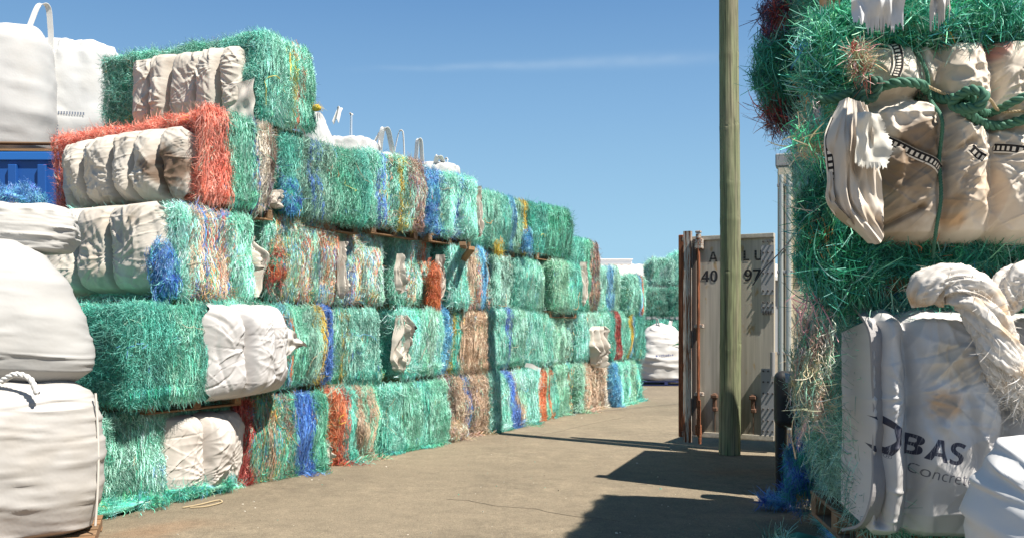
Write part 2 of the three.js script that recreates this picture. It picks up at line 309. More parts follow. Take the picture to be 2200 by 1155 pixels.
// a bag with soft walls: squarish tube closed at both ends; also used for slumped and hanging ones
function bagGeo(o) {
  const { w, h, d, seed } = o, p = o.square ?? 3.4, nu = o.nu ?? 110, nv = o.nv ?? 72, A = o.amp ?? 1, base = o.base ?? WHITE, dirt = o.dirt ?? .2;
  const prof = o.profile ?? [[0, 0], [.0, .8], [.05, .95], [.3, 1.04], [.6, 1.02], [.86, .97], [.95, .84], [1, .5], [1.03, .0]];
  const c1 = creaser(seed, o.n1 ?? 40, 0, 1, 0, 1, { amp: .016 * A, len: .1, w: .02, ang: 0, spread: .9 }), c2 = creaser(seed + 5, o.n2 ?? 70, 0, 1, 0, 1, { amp: .006 * A, len: .06, w: .011, spread: 1.2 });
  const P = (u, v) => {
    const s = v * (prof.length - 1), i = Math.min(prof.length - 2, Math.floor(s)), t = s - i, y0 = lerp(prof[i][0], prof[i + 1][0], t), f = lerp(prof[i][1], prof[i + 1][1], t);
    const a = u * 2 * Math.PI, ca = Math.cos(a), sa = Math.sin(a), q = 1 / (Math.abs(ca) ** p + Math.abs(sa) ** p) ** (1 / p);
    const uu = u > .5 ? 1 - u : u;
    const wr = (c1(u, y0) + c1(u + 1, y0) + c2(u, y0)) * smooth(.0, .06, f) + A * .02 * ns(ca * 2 + seed, y0 * 5 * h, sa * 2) + A * .004 * (1 - 2 * Math.abs(ns(ca * 3, y0 * 14 + seed, sa * 3))) + (o.gather ?? 0) * smooth(.75, 1, y0) * Math.sin(a * 17 + 4 * ns(ca * 2, sa * 2, seed)) * .02;
    const rr = f * q + wr / (w / 2) * Math.min(1, f * 3);
    let x = ca * rr * w / 2, z = sa * rr * d / 2, y = y0 * h + (y0 > .9 ? A * .03 * ns(x * 4 + seed, z * 4) : 0);
    if (o.corner) y += o.corner * Math.max(0, q - 1) * smooth(.6, 1, y0) * f;
    if (o.bend) { const b = o.bend(x, y, z); x = b[0]; y = b[1]; z = b[2]; }
    return [x, Math.max(o.floor ?? -9, y), z, u * 4 * w, y0 * h];
  };
  const r0 = seed * 1.7;
  return gridGeo(nu, nv, P, (u, v, q) => { const m = smooth(.0, .4, fbm(q[0] * 2.5 + r0, q[1] * 2.5, q[2] * 2.5)) * dirt, k = .96 + .08 * ns(q[0] * 5, q[1] * 5, q[2] * 5 + r0); return base.map((e, n) => e * k * lerp(1, [.72, .64, .53][n], m)); });
}
function loopGeo(a, b, top, wdt = .075) {        // webbing loop from a up over top and down to b
  const s = b.clone().sub(a), m = top;
  return strapGeo([a, a.clone().lerp(m, .55).addScaledVector(s, -.12), m.clone().addScaledVector(s, -.12), m.clone().addScaledVector(s, .12), b.clone().lerp(m, .55).addScaledVector(s, .12), b], s.clone().normalize().add(s.clone().cross(V(0, 1, 0)).normalize()).normalize(), wdt, .007);
}
function bulkBag(label, pos, turn, o, group) {
  const t = thing('bulk_bag', label, 'bulk bag', pos, turn, group);
  mesh('bag_body', bagGeo(o), o.mat ?? clothMat, t);
  const cw = o.w / 2 * .93, cd = o.d / 2 * .93;
  for (const [sx, sz, hx, hy, hz] of o.loops ?? []) mesh('lifting_loop', loopGeo(V(sx * cw, o.h * .88, sz * cd * .55), V(sx * cw * .55, o.h * .88, sz * cd), V(sx * cw * .85 + hx, o.h + hy, sz * cd * .85 + hz)), webMat, t);
  return t;
}

// ---------------------------------------------------------------- the ground
{
  const speck = dataTex(1024, (u, v, i, j) => {
    const h = Math.abs(Math.sin(i * 12.9898 + j * 78.233) * 43758.5453) % 1, h2 = Math.abs(Math.sin((i >> 1) * 39.3 + (j >> 1) * 11.1) * 24634.6345) % 1;
    let a = .8 + .1 * tileN(u, v, 12) + .1 * tileN(u, v, 46, 4) + .1 * tileN(u, v, 150, 8) + .2 * (h - .5) + .2 * (h2 - .5); if (h2 > .988) a += .2; if (h2 < .02) a -= .18;
    a = Math.min(1, Math.max(.2, a)); return [a, a * .985, a * .96];
  }, true);
  const rough = speck.clone(); rough.colorSpace = THREE.NoColorSpace;
  const mat = new THREE.MeshStandardMaterial({ map: speck, bumpMap: rough, bumpScale: .006, vertexColors: true, roughness: .93 });
  const n = 300, sp = t => { const q = t * 2 - 1; return Math.sign(q) * (14 * Math.abs(q) + 286 * Math.abs(q) ** 7); };
  const rust = [[at(390, 1130, 7.45), .55], [at(300, 1150, 7.1), .4], [at(1620, 1005, 10.2), .8], [at(1580, 1010, 10.1), .6]];
  const g = gridGeo(n, n, (u, v) => { const x = sp(u), z = -13 - sp(v); return [x, .012 * fbm(x * .25, z * .25, 3), z, x / 2.3, z / 2.3]; }, (u, v, p) => {
    const b = .5 + 1.0 * fbm(p[0] * .12, p[2] * .2, 1) + .5 * fbm(p[0] * 1.1, p[2] * 1.6, 2), k = .93 + .22 * (b - .5), dark = .86 + .14 * smooth(-.35, 0, fbm(p[0] * .6, p[2] * .35, 7));
    const acr = p[0] * .89 + p[2] * .4556 + .3 * ns(p[0] * .15, p[2] * .15, 4); let tk = 0; for (const [o, w] of [[-3.1, .16], [-1.5, .16], [-2.5, .12], [-.9, .14]]) tk += gau((acr - o) / w); const dk2 = 1 - .09 * tk * smooth(-.2, .2, fbm(p[0] * .4, p[2] * .4, 8)) - .12 * smooth(.2, .4, fbm(p[0] * .8 + 4, p[2] * .5, 11));
    let c = [.335, .276, .194].map(e => e * k * dark * dk2);
    for (const [q, r] of rust) { const d = Math.hypot(p[0] - q.x, (p[2] - q.z) * 1.4) / r + fbm(p[0] * 3, p[2] * 3, 5); const a = .3 * (1 - smooth(.1, 1, d)); c = c.map((e, m) => lerp(e, [.34, .17, .08][m], a)); }
    return c;
  });
  const ground = mesh('ground', g, mat, scene); ground.userData.kind = 'structure';
  // a tar joint across the yard
  const r = rng(5), q = []; for (let i = 0; i <= 14; i++) { const t = i / 14; q.push(V(lerp(-.55, 6, t), .02, lerp(-15.1, -21.6, t) + .06 * (r() - .5))); }
  mesh('joint', strapGeo(q, V(.3, 0, 1), .018, .003), std(.09, .08, .07, .9), ground);
  for (const [x0, z0, x1, z1] of [[.2, -13.2, 2.0, -16.5], [-.6, -8.6, .9, -7.6]]) { const q = []; for (let i = 0; i <= 16; i++) { const t = i / 16, x = lerp(x0, x1, t) + .12 * ns(t * 6, x0), z = lerp(z0, z1, t) + .12 * ns(t * 6, z0 + 5); q.push(V(x, .012 * fbm(x * .25, z * .25, 3) + .004, z)); } mesh('crack', strapGeo(q, V(.4, 0, 1), .004, .003), std(.2, .165, .12, .95), ground); }
  const scr = strandGeo(1, 2, rr => t => V(t * .05, .006 + .008 * t * (1 - t) * 4, .01 * t), .03, 3), im = new THREE.InstancedMesh(scr, std(.75, .74, .7, .8), 150), k = new THREE.Color(); // scraps of plastic
  for (let i = 0; i < 150; i++) { const d = 6.6 + 12 * r() * r(), px = 300 + 1300 * r(), p = at(px, 700, d); im.setMatrixAt(i, new THREE.Matrix4().makeRotationY(r() * 6.28).scale(V(1, 1, 1).multiplyScalar(.15 + .45 * r() * r())).setPosition(p.x, .012 * fbm(p.x * .25, p.z * .25, 3) + .004, p.z)); im.setColorAt(i, r() < .6 ? k.setRGB(1, .95, .85) : r() < .5 ? k.setRGB(.1, .5, .4) : k.setRGB(.15, .12, .1)); }
  im.name = 'plastic_scraps'; im.userData.kind = 'stuff'; im.receiveShadow = true; ground.add(im);
}

// ---------------------------------------------------------------- warehouse far behind
{
  const t = thing('warehouse', 'long low grey warehouse with pale roof and ridge vent on the horizon', 'warehouse', [9, 0, -58]);
  const ribs = []; for (let i = 0; i < 90; i++) ribs.push(bx(.16, 4.5, .06, -16 + i * .36, 2.25, .03));
  mesh('wall', merged([bx(32.4, 4.6, .2, 0, 2.3, -.105), ...ribs]), std(.3, .31, .32, .7), t);
  const roof = mesh('roof', gridGeo(130, 2, (u, v) => [-16.6 + 33.2 * u, 4.62 + v * 1.35 + .04 * (Math.floor(u * 130) % 2), .6 - v * 8.6]), std(.5, .46, .42, .75), t);
  mesh('ridge_vent', merged([bx(3.4, .32, 1.1, -2.25, 6.1, -8, .05), bx(3.5, .06, 1.3, -2.25, 6.29, -8)]), std(.8, .8, .8, .6), roof);
  mesh('fascia', bx(33.2, .18, .1, 0, 4.52, .62), std(.62, .6, .57, .7), t);
}

// ---------------------------------------------------------------- shipping container whose open door faces the yard
const canvasTex = (w, h, f) => { const c = document.createElement('canvas'); c.width = w; c.height = h; const x = c.getContext('2d'); f(x, w, h); const t = new THREE.CanvasTexture(c); t.colorSpace = THREE.SRGBColorSpace; t.anisotropy = 4; return t; };
const rustTex = (seed, paint, amount) => dataTex(256, (u, v) => {
  const n = tileN(u, v, 5, seed) + .6 * tileN(u, v, 14, seed + 3) + .4 * tileN(u, v, 40, seed + 6), a = smooth(-.1, .14, n + amount), k = .8 + .5 * tileN(u, v, 30, seed + 9);
  return [0, 1, 2].map(i => Math.min(1, Math.max(0, lerp(paint[i], [.66, .38, .22][i] * (.8 + .6 * tileN(u, v, 20, seed)), a) * k)));
}, true);
const rustPaint = new THREE.MeshStandardMaterial({ map: rustTex(3, [.8, .78, .74], -.1), roughness: .85 }), rustBar = new THREE.MeshStandardMaterial({ map: rustTex(9, [.78, .48, .33], .12), roughness: .85 });
const panelTex = dataTex(512, (u, v) => {
  const st = .9 * fbm(u * 14, v * 1.2, 3) + .6 * fbm(u * 40, v * 3, 6), low = smooth(.3, 0, v + .2 * fbm(u * 6, v * 4, 8)) * .3, sp = smooth(.22, .4, fbm(u * 10, v * 10, 12)), k = .84 + .22 * st - low;
  return [k * (1 - .05 * sp), k * (.975 - .14 * sp - .05 * low), k * (.93 - .26 * sp - .16 * low)].map(e => Math.min(1, Math.max(0, e)));
}, true);
const panelMat = new THREE.MeshStandardMaterial({ map: panelTex, color: new THREE.Color().setRGB(.68, .655, .6), roughness: .55 }), steelGrey = std(.3, .3, .3, .6, { metalness: .3 }), rustDark = std(.12, .06, .035, .85), boltMat = std(.1, .09, .085, .6, { metalness: .4 });
{
  const t = thing('shipping_container', 'pale weathered container with open rusty-edged door marked A LU 40 97 behind the wooden pole', 'shipping container', [3.33, 0, -11.75], -28 * Math.PI / 180);
  const X = px => -(1667 - px) / 210 * 1.227, Y = py => EYE + (HOR - py) * 11.95 / F;
  mesh('body', merged([bx(2.3, 2.6, 1.5, 1.25, 1.45, -.8), ...Array.from({ length: 9 }, (_, i) => bx(.1, 2.4, .05, .25 + i * .25, 1.45, -.03))]), std(.55, .54, .5, .6), t);
  const door = mesh('door', merged([bx(1.21, 2.62, .07, -.615, 1.46, 0, .006), bx(1.21, .06, .03, -.615, 2.74, .05, .004), bx(1.21, .07, .03, -.615, .185, .05, .004), bx(.1, 2.5, .02, X(1490), 1.46, .045)]), panelMat, t);
  mesh('gasket_edge', bx(.07, 2.66, .11, X(1459), 1.47, .01, .01), rustBar, door);
  mesh('edge_angle', merged([bx(.098, 2.76, .012, X(1476), 1.46, .115), bx(.012, 2.76, .06, X(1476) + .045, 1.46, .08)]), rustPaint, door);
  mesh('sealing_strip', bx(.05, 2.56, .05, X(1491), 1.46, .05, .01), std(.1, .075, .06, .8), door);
  const rod = mesh('lock_rod', new THREE.CylinderGeometry(.021, .021, 2.62, 14).translate(X(1503), 1.48, .13), rustBar, door);
  mesh('rod_cam', merged([bx(.1, .14, .1, X(1503), Y(522), .1, .015), new THREE.CylinderGeometry(.035, .035, .06, 10).translate(X(1503), Y(505), .13), bx(.07, .03, .07, X(1503), Y(496), .13, .008)]), rustPaint, rod);
  for (const y of [848, 700]) mesh('rod_bracket', bx(.12, .05, .08, X(1503), Y(y), .1, .01), rustPaint, rod);
  mesh('rod_handle', merged([bx(.045, .42, .035, X(1506), Y(895), .165, .01), bx(.08, .14, .05, X(1504), Y(925), .15, .015), new THREE.CylinderGeometry(.028, .02, .16, 8).translate(X(1507), Y(942), .15)]), rustBar, rod);
  let hinge; const bolts = [], plateMat = std(.34, .34, .34, .6);
  for (const [h, y] of [[.62, 582], [.12, 662], [.9, 865]]) hinge = mesh('hinge_plate', bx(.16, h, .012, X(1652), Y(y), .05), plateMat, door);
  for (const y of [522, 545, 563, 588, 625, 650, 660, 795, 818, 842, 875, 900, 922]) for (const x of [1643, 1653, 1663]) bolts.push(new THREE.CylinderGeometry(.011, .013, .014, 7).rotateX(Math.PI / 2).translate(X(x), Y(y), .064));
  mesh('bolts', merged(bolts), boltMat, hinge).userData.kind = 'stuff';
  mesh('hinge_pin', new THREE.CylinderGeometry(.03, .03, .3, 10).translate(X(1664), Y(780), .09), steelGrey, hinge);
  for (let i = 0; i < 4; i++) mesh('vent_slot', bx(.018, .05, .004, X(1643 + i * 5.5), Y(672), .061), boltMat, door);
  for (const px of [1536, 1621]) { const b = mesh('handle_bracket', merged([bx(.05, .2, .05, X(px), Y(862), .06, .012), bx(.085, .05, .07, X(px), Y(852), .07, .012), bx(.06, .05, .06, X(px) + .01, Y(880), .07, .01)]), rustDark, door); mesh('rust_streak', bx(.014, .38, .003, X(px), Y(912), .038), std(.17, .11, .07, .9), b); }
  const lt = canvasTex(512, 300, (x) => {
    x.clearRect(0, 0, 512, 300); x.fillStyle = 'rgb(28,28,32)'; x.font = 'bold 108px sans-serif';
    x.fillText('A', 58, 110); x.fillText('L', 318, 110); x.fillText('U', 402, 110); x.font = 'bold 120px sans-serif'; x.fillText('40', 0, 262); x.fillText('97', 330, 262);
    x.globalCompositeOperation = 'destination-out'; for (let i = 0; i < 12; i++) { x.fillRect(0, 28 + i * 7.3, 512, i % 3 ? 1.2 : 2.6); }
  });
  const w = .86; const lm = mesh('lettering', new THREE.PlaneGeometry(w, w * 300 / 512).translate(X(1505) + w / 2, Y(572), .0385), new THREE.MeshStandardMaterial({ map: lt, transparent: true, roughness: .6 }), door); lm.castShadow = false;
}
// the nearer container, its end beside the bales on the right
{
  const t = thing('shipping_container', 'tall cream container end with grey conduit pipes up its corner, behind right bales', 'shipping container', [2.47, 0, -8.65], -19 * Math.PI / 180);
  const cream = new THREE.MeshStandardMaterial({ map: panelTex, color: new THREE.Color().setRGB(.74, .7, .6), roughness: .6 });
  mesh('body', bx(2.3, 2.75, 2.25, 1.22, 1.8, -1.175), cream, t);
  for (const x of [.065, 2.375]) mesh('corner_post', bx(.13, 2.6, .13, x, 1.78, -.065, .01), cream, t);
  for (const x of [.065, 2.375]) for (const y of [.42, 3.14]) mesh('corner_casting', bx(.17, .12, .17, x, y, -.08, .012), steelGrey, t);
  mesh('top_rail', bx(2.18, .1, .1, 1.22, 3.13, -.05, .01), cream, t); mesh('bottom_rail', bx(2.18, .14, .12, 1.22, .43, -.055, .01), cream, t);
  for (const x of [.22, .27]) for (const y of [2.2]) mesh('latch', bx(.05, .22, .02, x + .02, y + .1 * (x > .25), -.03, .006), std(.12, .12, .12), t);
  mesh('panel_seam', bx(.012, 2.5, .008, .36, 1.8, -.046), std(.3, .28, .25), t); mesh('panel_seam', bx(1.9, .012, .006, 1.3, 2.0, -.0465), std(.3, .28, .25), t);
  for (const [x, r] of [[.035, .022], [.1, .024]]) { const c = mesh('conduit', new THREE.CylinderGeometry(r, r, 2.35, 10).translate(x, 1.82, .035), std(.5, .52, .5, .45, { metalness: .5 }), t); for (const y of [2.9, 2.1, 1.35, .8]) mesh('clip', bx(.075, .03, .03, x, y, .035, .006), steelGrey, c); }
  for (const x of [.1, 2.3]) mesh('chassis_foot', bx(.16, .36, .2, x, .18, -.12), std(.06, .06, .06), t);
  mesh('cable', tube([V(.16, 2.45, .03), V(.05, 2.3, .1), V(-.12, 2.12, .1), V(-.22, 1.98, .06)], .006, 20, 5), webDark, t);
}
// ---------------------------------------------------------------- the pole
{
  const b = at(1568, 978, 11.63), t = thing('utility_pole', 'tall greenish treated wooden pole standing on the yard before the container', 'pole', [b.x, 0, -11.63]);
  const n = 90, Hh = 9;
  const knots = [[.62, .2, -.4], [1.35, .5, .5], [2.28, -.3, .1], [2.95, .3, -.2], [4.1, .1, .3], [5.0, -.2, .1], [3.4, .6, 0]];
  const g = gridGeo(72, 620, (u, v) => {
    const a = u * 6.2832, y = v * Hh, r0 = lerp(.134, .108, v); let k = .003 * fbm(Math.cos(a) * 5, y * 1.5, Math.sin(a) * 5) + .0022 * ns(Math.cos(a) * 16, y * 1.1, Math.sin(a) * 16) - .003 * smooth(.28, .4, ns(Math.cos(a) * 11 + 4, y * .7, Math.sin(a) * 11));
    for (const [ky, ka, sl] of knots) { const dy = y - ky - sl * .05 * Math.sin(a * 2 + ka) - .02 * ns(a * 2, ky * 5); k += .0025 * gau((dy + .03) / .05) - .007 * gau(dy / .007) * smooth(.0, .35, ns(a * 1.3 + ky, ky * 3)); }
    const bow = .012 * Math.sin(y * .8); return [Math.cos(a) * (r0 + k) + bow, y, Math.sin(a) * (r0 + k), u * .8, y];
  }, (u, v, p) => { const a = u * 6.2832, s = .5 + .9 * ns(Math.cos(a) * 13, p[1] * .9, Math.sin(a) * 13), f = .5 + ns(Math.cos(a) * 30, p[1] * 5, Math.sin(a) * 30), m = smooth(-.15, .3, fbm(Math.cos(a), p[1] * .7, Math.sin(a))), cr = smooth(.24, .34, ns(Math.cos(a) * 12 + 4, p[1] * .8, Math.sin(a) * 12)); const k = (.7 + .42 * s + .34 * (f - .5)) * (1 - .55 * cr) * (1 + .25 * ns(p[1] * 1.1, 4)); return [lerp(.175, .245, m) * k, lerp(.195, .225, m) * k, lerp(.1, .14, m) * k]; });
  mesh('pole_shaft', g, new THREE.MeshStandardMaterial({ vertexColors: true, roughness: .9, bumpMap: weave, bumpScale: .002 }), t);
  mesh('pole_cap', new THREE.CylinderGeometry(.11, .112, .04, 32).translate(.012 * Math.sin(7.2), 9.01, 0), steelGrey, t);
}

// ---------------------------------------------------------------- pallets
const woodTex = dataTex(256, (u, v) => { const g = .5 * tileN(u, v, 4, 1) + .35 * tileN(u * 1, v, 30, 3), s = Math.sin((v + .04 * tileN(u, v, 5, 6)) * 120) * .06, k = .8 + .35 * g + s; return [k, k * .92, k * .82].map(e => Math.min(1, Math.max(0, e))); }, true);
const woods = [[.34, .22, .13], [.42, .28, .17], [.27, .19, .12], [.36, .26, .18]].map(c => new THREE.MeshStandardMaterial({ map: woodTex, color: new THREE.Color().setRGB(...c), roughness: .85 }));
const boardG = {}; const brd = (w, h, d) => boardG[[w, h, d]] ??= bx(w, h, d, 0, 0, 0, .004);
function pallet(label, pos, turn, w = 1.16, d = 1.1, group = 'timber pallets under the stacked bales', mats = woods, nm = 'pallet') {
  const t = thing(nm, label, 'pallet', pos, turn, group); let i = Math.floor(Math.abs(pos[0] * 7 + pos[1] * 3));
  const put = (n, gg, x, y, z) => { const m = mesh(n, gg, mats[i++ % mats.length], t); m.position.set(x, y, z); };
  for (let k = 0; k < 6; k++) put('deck_board', brd(w, .018, .13), 0, .111, -d / 2 + .065 + k * (d - .13) / 5);
  for (const x of [-w / 2 + .05, 0, w / 2 - .05]) put('bearer', brd(.09, .072, d - .004), x, .0655, 0);
  for (let k = 0; k < 3; k++) put('bottom_board', brd(w - .004, .018, .1), 0, .0195, -d / 2 + .055 + k * (d - .11) / 2);
  return t;
}

// ---------------------------------------------------------------- the wall of bales on the left
const TH = Math.atan2(.89, .4556), sOf = px => (3200 / (450 - .212 * px) - 7.85) / .89, PIT = .94;
const wallAt = (s, out, y) => [-3.53 + .4556 * s + .89 * out, y, -(7.85 + .89 * s - .4556 * out)];
function wallBale(row, px0, px1, bands, label, o = {}) {
  const jr = rng(px0 * 7 + row), s0 = sOf(px0) + (row || px0 > 300 ? .15 : .02), s1 = sOf(px1) - .015, w = s1 - s0, d = o.d ?? 2.1, out = (o.out ?? 0) + (jr() - .5) * .32, y = row * PIT + (row ? (jr() - .5) * .07 : 0), near = 1 - smooth(330, 1300, px0);
  const t = thing('net_bale', label, 'bale', wallAt((s0 + s1) / 2, out - d / 2, y), TH + (o.turn ?? (jr() - .64) * .2), 'bales stacked in the long wall on the left');
  t.rotation.z = row ? (jr() - .5) * .05 : 0;
  const k = lerp(.62, 1, near);
  const surf = fillBale(t, { w, h: o.h ?? .8 + .07 * jr(), d, bands, lean: (jr() - .5) * .08, round: .06, bulge: .0 + .045 * jr(), floor: row === 0, seed: row * 40 + Math.round(px0 / 10), fringe: 80 * k, frizz: lerp(1.15, 1.0, near), ...o, faces: { front: 2000 * k, left: o.left ?? 700, right: 120, top: o.top ?? 260, ...o.faces } });
  const cr = rng(px0 + row * 17 + 5), dirt = [[.6, .25, .06], [.4, .34, .25], [.05, .3, .2], [.08, .25, .5], [.45, .34, .22], [.6, .48, .08], [.35, .6, .5]];
  if (px0 < 1200) for (let k = 0; k < 2; k++) {           // odd ends of cord caught in the net
    let x = (cr() - .5) * w * .8, y = .2 + cr() * .55, a = cr() * 6.28; const q = [], c = dirt[Math.floor(cr() * 7)];
    for (let i = 0; i < 9; i++) { const sp = surf(Math.max(-w / 2, Math.min(w / 2, x)), y - (o.h ?? .83) / 2, d / 2)[0]; q.push(V(sp.x, y, sp.z + .035 + .03 * cr())); a += (cr() - .5) * 2; x += Math.cos(a) * .06; y = Math.max(.04, y + Math.sin(a) * .05 - .03); }
    mesh('loose_cord', tube(q, (.0022 + .002 * cr()), 36, 5), std(...c, .7), t);
  }
  if (row > 0 && !o.noPallet) pallet(o.pl ?? ('timber pallet beneath the ' + label.split(' ').slice(0, 11).join(' ').replace(/( (with|a|an|of|and|in|at|to|the|its|just|near|by|is|on|under|ending|between|into|out))+$/, '')), wallAt((s0 + s1) / 2, out - .62, y - .122), TH, Math.max(.7, Math.min(1.16, w - .06)), 1.1);
  return { t, w, d, surf, h: o.h ?? .83 };
}
const onLeft = (b, out = 0) => m => { m.rotation.y = -Math.PI / 2; m.position.set(-b.w / 2 - out, .01, 0); };
const onFront = (b, x, out = 0, y = 0) => m => m.position.set(x, y, b.d / 2 + out);
// bottom row
{
  const b = wallBale(0, 195, 508, 'E2 M1 S1 T2 E1 M1', 'bottom-row left-corner bale, dark green fluff, cream bag on aisle side', { d: 1.5, left: 1300, fuzz: .45 });
  addTied(b.t, { w: 1.12, h: .84, straps: [-.14, .2], seed: 12, bulge: .27, base: [.52, .475, .43], dirt: .3, endPow: 3, taper: .35, amp: 1 }, onFront(b, b.w / 2 - .5, -.05, -.02));
}
wallBale(0, 492, 692, 'R1.2 X1.4 N.3 X1.1 K.5 G.7 B1.5 G1.7', 'bottom-row bale with red left edge and a broad bright blue stripe');
wallBale(0, 686, 802, 'O.6 R.5 T1.4 N1 P.5 N.6 G1', 'bottom-row bale with orange-red strip at left and pale tan middle', { slant: -.1 });
wallBale(0, 800, 944, 'T2 G2 T1 G2 P.4', 'plain teal-green bottom-row bale right of the tan-striped one, white tag below');
wallBale(0, 934, 1042, 'K1.2 N1 B.22 K.4 N1.6', 'straw-tan bottom-row bale with ragged foot and thin blue streak', { fuzz: .3 });
wallBale(0, 1026, 1140, 'T1.4 G.5 B.9 N.3 P.5 T1.8', 'bottom-row green bale with a slanting dark blue stripe', { slant: .28 });
wallBale(0, 1132, 1232, 'O1.2 G.5 O.25 T.5 P1.6 X.6', 'bottom-row bale with a vivid orange left band');
wallBale(0, 1228, 1302, 'P.4 N2.4 W.6', 'straw-coloured bottom-row bale under the hanging cream sack', { fuzz: .3 });
wallBale(0, 1292, 1368, 'L.5 M2 P1 T1.2', 'mint bottom-row bale at the far end of the left wall');
// second row
{
  const b = wallBale(1, 190, 548, 'T2 M1.5 T1.5 M1 E2', 'second-row green bale in the left corner bulging out a creased white bag', { d: 1.55, left: 1300, out: .06, fuzz: .5 });
  const c = addTied(b.t, { w: 1.2, h: 1.0, straps: [-.2, .14], seed: 23, bulge: .36, base: [.52, .5, .485], dirt: .15, endPow: 2.6, taper: .45, amp: 1 }, onFront(b, b.w / 2 - .44, -.06, -.08));
  mesh('bag_flap', gridGeo(40, 40, (u, v) => { const x = .4 + .34 * u + .02 * ns(v * 3, 4), y = lerp(.72 - .3 * u, .3 + .14 * u, v); return [x, y, .2 + .1 * u - .1 * u * u * v + .03 * ns(u * 3, v * 3, 2) + .012 * Math.sin(u * 17 + v * 6)]; }, () => [.54, .51, .47]), clothMat, b.t).position.set(b.w / 2 - .42, 0, b.d / 2 - .04);
}
wallBale(1, 532, 706, 'T1.6 L.3 O.25 G2 S1 Y.6 B1.1', 'second-row green bale ending in a yellow strip and deep blue stripe', { out: .03 });
wallBale(1, 702, 836, 'X1 G1.2 Y.2 T2.6', 'second-row teal bale with a thin yellow streak and tan tangle below');
wallBale(1, 838, 942, 'T2 G1 P.6 T1', 'second-row teal-green bale just right of the dangling white sack');
wallBale(1, 936, 1040, 'L.9 Y.35 T.6 N2.6', 'second-row bale with blue and yellow left part and straw-tan right part', { fuzz: .25 });
wallBale(1, 1030, 1124, 'T1.5 B.3 G1.5 P.5', 'second-row green bale with a narrow dark blue streak near its middle');
wallBale(1, 1114, 1190, 'T2 G1 T1 P.3', 'second-row plain teal bale under the jutting pallet ends');
wallBale(1, 1186, 1242, 'P1.4 S1 X.4', 'second-row pale sage bale left of the cream sack');
wallBale(1, 1236, 1302, 'T1 S1 G1.3', 'second-row green bale wearing the hanging cream sack');
wallBale(1, 1294, 1374, 'T.7 R.8 M1.1 Y.35 L.3 T1.5', 'second-row far-end bale with a dark red stripe');
// third row
{
  const b = wallBale(2, 336, 524, 'M1.1 N.5 B.3 H1.4 N.6 B.3 H.8 G2', 'third-row bale faced with a big creased cream bag, many-coloured stripes on aisle side', { d: 2.4, left: 620, top: 300, side: 'M1', pl: 'dark pallet under the striped third-row bale behind the cream bag' });
  addTied(b.t, { w: 2.42, h: .93, straps: [-.6, .08, .52], seed: 31, bulge: .24, dirt: .75, amp: 1.25, endPow: 8, pinch: .09, taper: .25 }, onLeft(b, -.02));
}
wallBale(2, 556, 731, 'G.9 H.4 X1.2 H1.6 X.7 H1.8', 'third-row bale of thin tan, orange and green streaks with red patch at left', { out: .03 });
wallBale(2, 733, 846, 'P1 B.2 H.8 X1.4 H.6 P.8', 'third-row pale streaky bale between two white bag slivers');
wallBale(2, 852, 944, 'G1.4 H.5 E1 O.5 G.8', 'third-row dark green bale with orange streaks above the orange tassel');
wallBale(2, 950, 1030, 'T1.6 N.9 H.6 L.5', 'third-row mint bale with a tan-orange band beneath broken timber');
wallBale(2, 1026, 1112, 'L.7 H.5 E1.1 S1.4', 'third-row bale of blue, dark green and sage bands');
wallBale(2, 1108, 1182, 'T1 M1.2 P1', 'third-row mint bale leaning out above the jutting pallet', { lean: .05, pl: 'weathered pallet jutting out below the leaning mint bale' });
wallBale(2, 1170, 1240, 'P1.5 M1 T1', 'third-row pale green bale carrying the small upper pallet');
wallBale(2, 1232, 1296, 'T1.4 G.8 K1.1', 'tall third-row bale with brown streaks, highest at the far end', { h: 1.32 });
wallBale(2, 1288, 1332, 'M1.2 L.6 P1', 'third-row mint and light blue bale near the far end', { h: .9 });
wallBale(2, 1326, 1376, 'M1.6 L.4 O.35 M.8', 'last third-row bale at the far end with a salmon streak', { h: .78 });
// fourth row
{
  const b = wallBale(3, 428, 594, 'C1.5 G1.6 B.2 W.8 K.3', 'fourth-row bale wrapped in coral-orange fluff round a strapped cream bag', { d: 2.5, left: 900, top: 700, side: 'C1', h: .86, slant: .03, fuzz: .14, frizz: .85, tone: 1.1, pl: 'dark pallet under the coral-fringed fourth-row bale' });
  addTied(b.t, { w: 2.1, h: .83, straps: [-.7, -.36, .1, .4, .72], seed: 41, bulge: .28, dirt: .35, amp: 1.25, endPow: 4, pinch: .09, taper: .35, stains: [[.82, .34, .3, [.13, .07, .035], .9]] }, m => { onLeft(b, -.03)(m); m.position.z = .1; m.position.y = -.05; });
}
wallBale(3, 598, 782, 'T1.5 S.8 B.2 S1.2 G2 T1', 'fourth-row sea-green bale under the topmost bale, right of a cream stripe', { out: .04, top: 500, fuzz: .3 });
wallBale(3, 780, 902, 'G1 B.3 X1 G.5 Y.35 G.4 K1.5', 'fourth-row bale with yellow stripes and a brown right edge', { top: 500 });
wallBale(3, 902, 1012, 'L1.4 B.3 M1.4 B.3 M1.5', 'fourth-row bale with bright blue tangle on left and mint on right', { top: 500, out: .05, pl: 'brown pallet showing under the blue and mint fourth-row bale' });
wallBale(3, 1012, 1150, 'M1.8 T1.2 L.5 P.8 Y.9', 'fourth-row mint bale ending in a mustard-yellow edge', { top: 500, out: .03 });
wallBale(3, 1146, 1226, 'T1.3 G1.6 E.6', 'small square green bale alone on a pallet at fourth-row end', { top: 500, faces: { right: 900, left: 500 }, h: .8, pl: 'pallet with open end blocks under the small square green bale' });
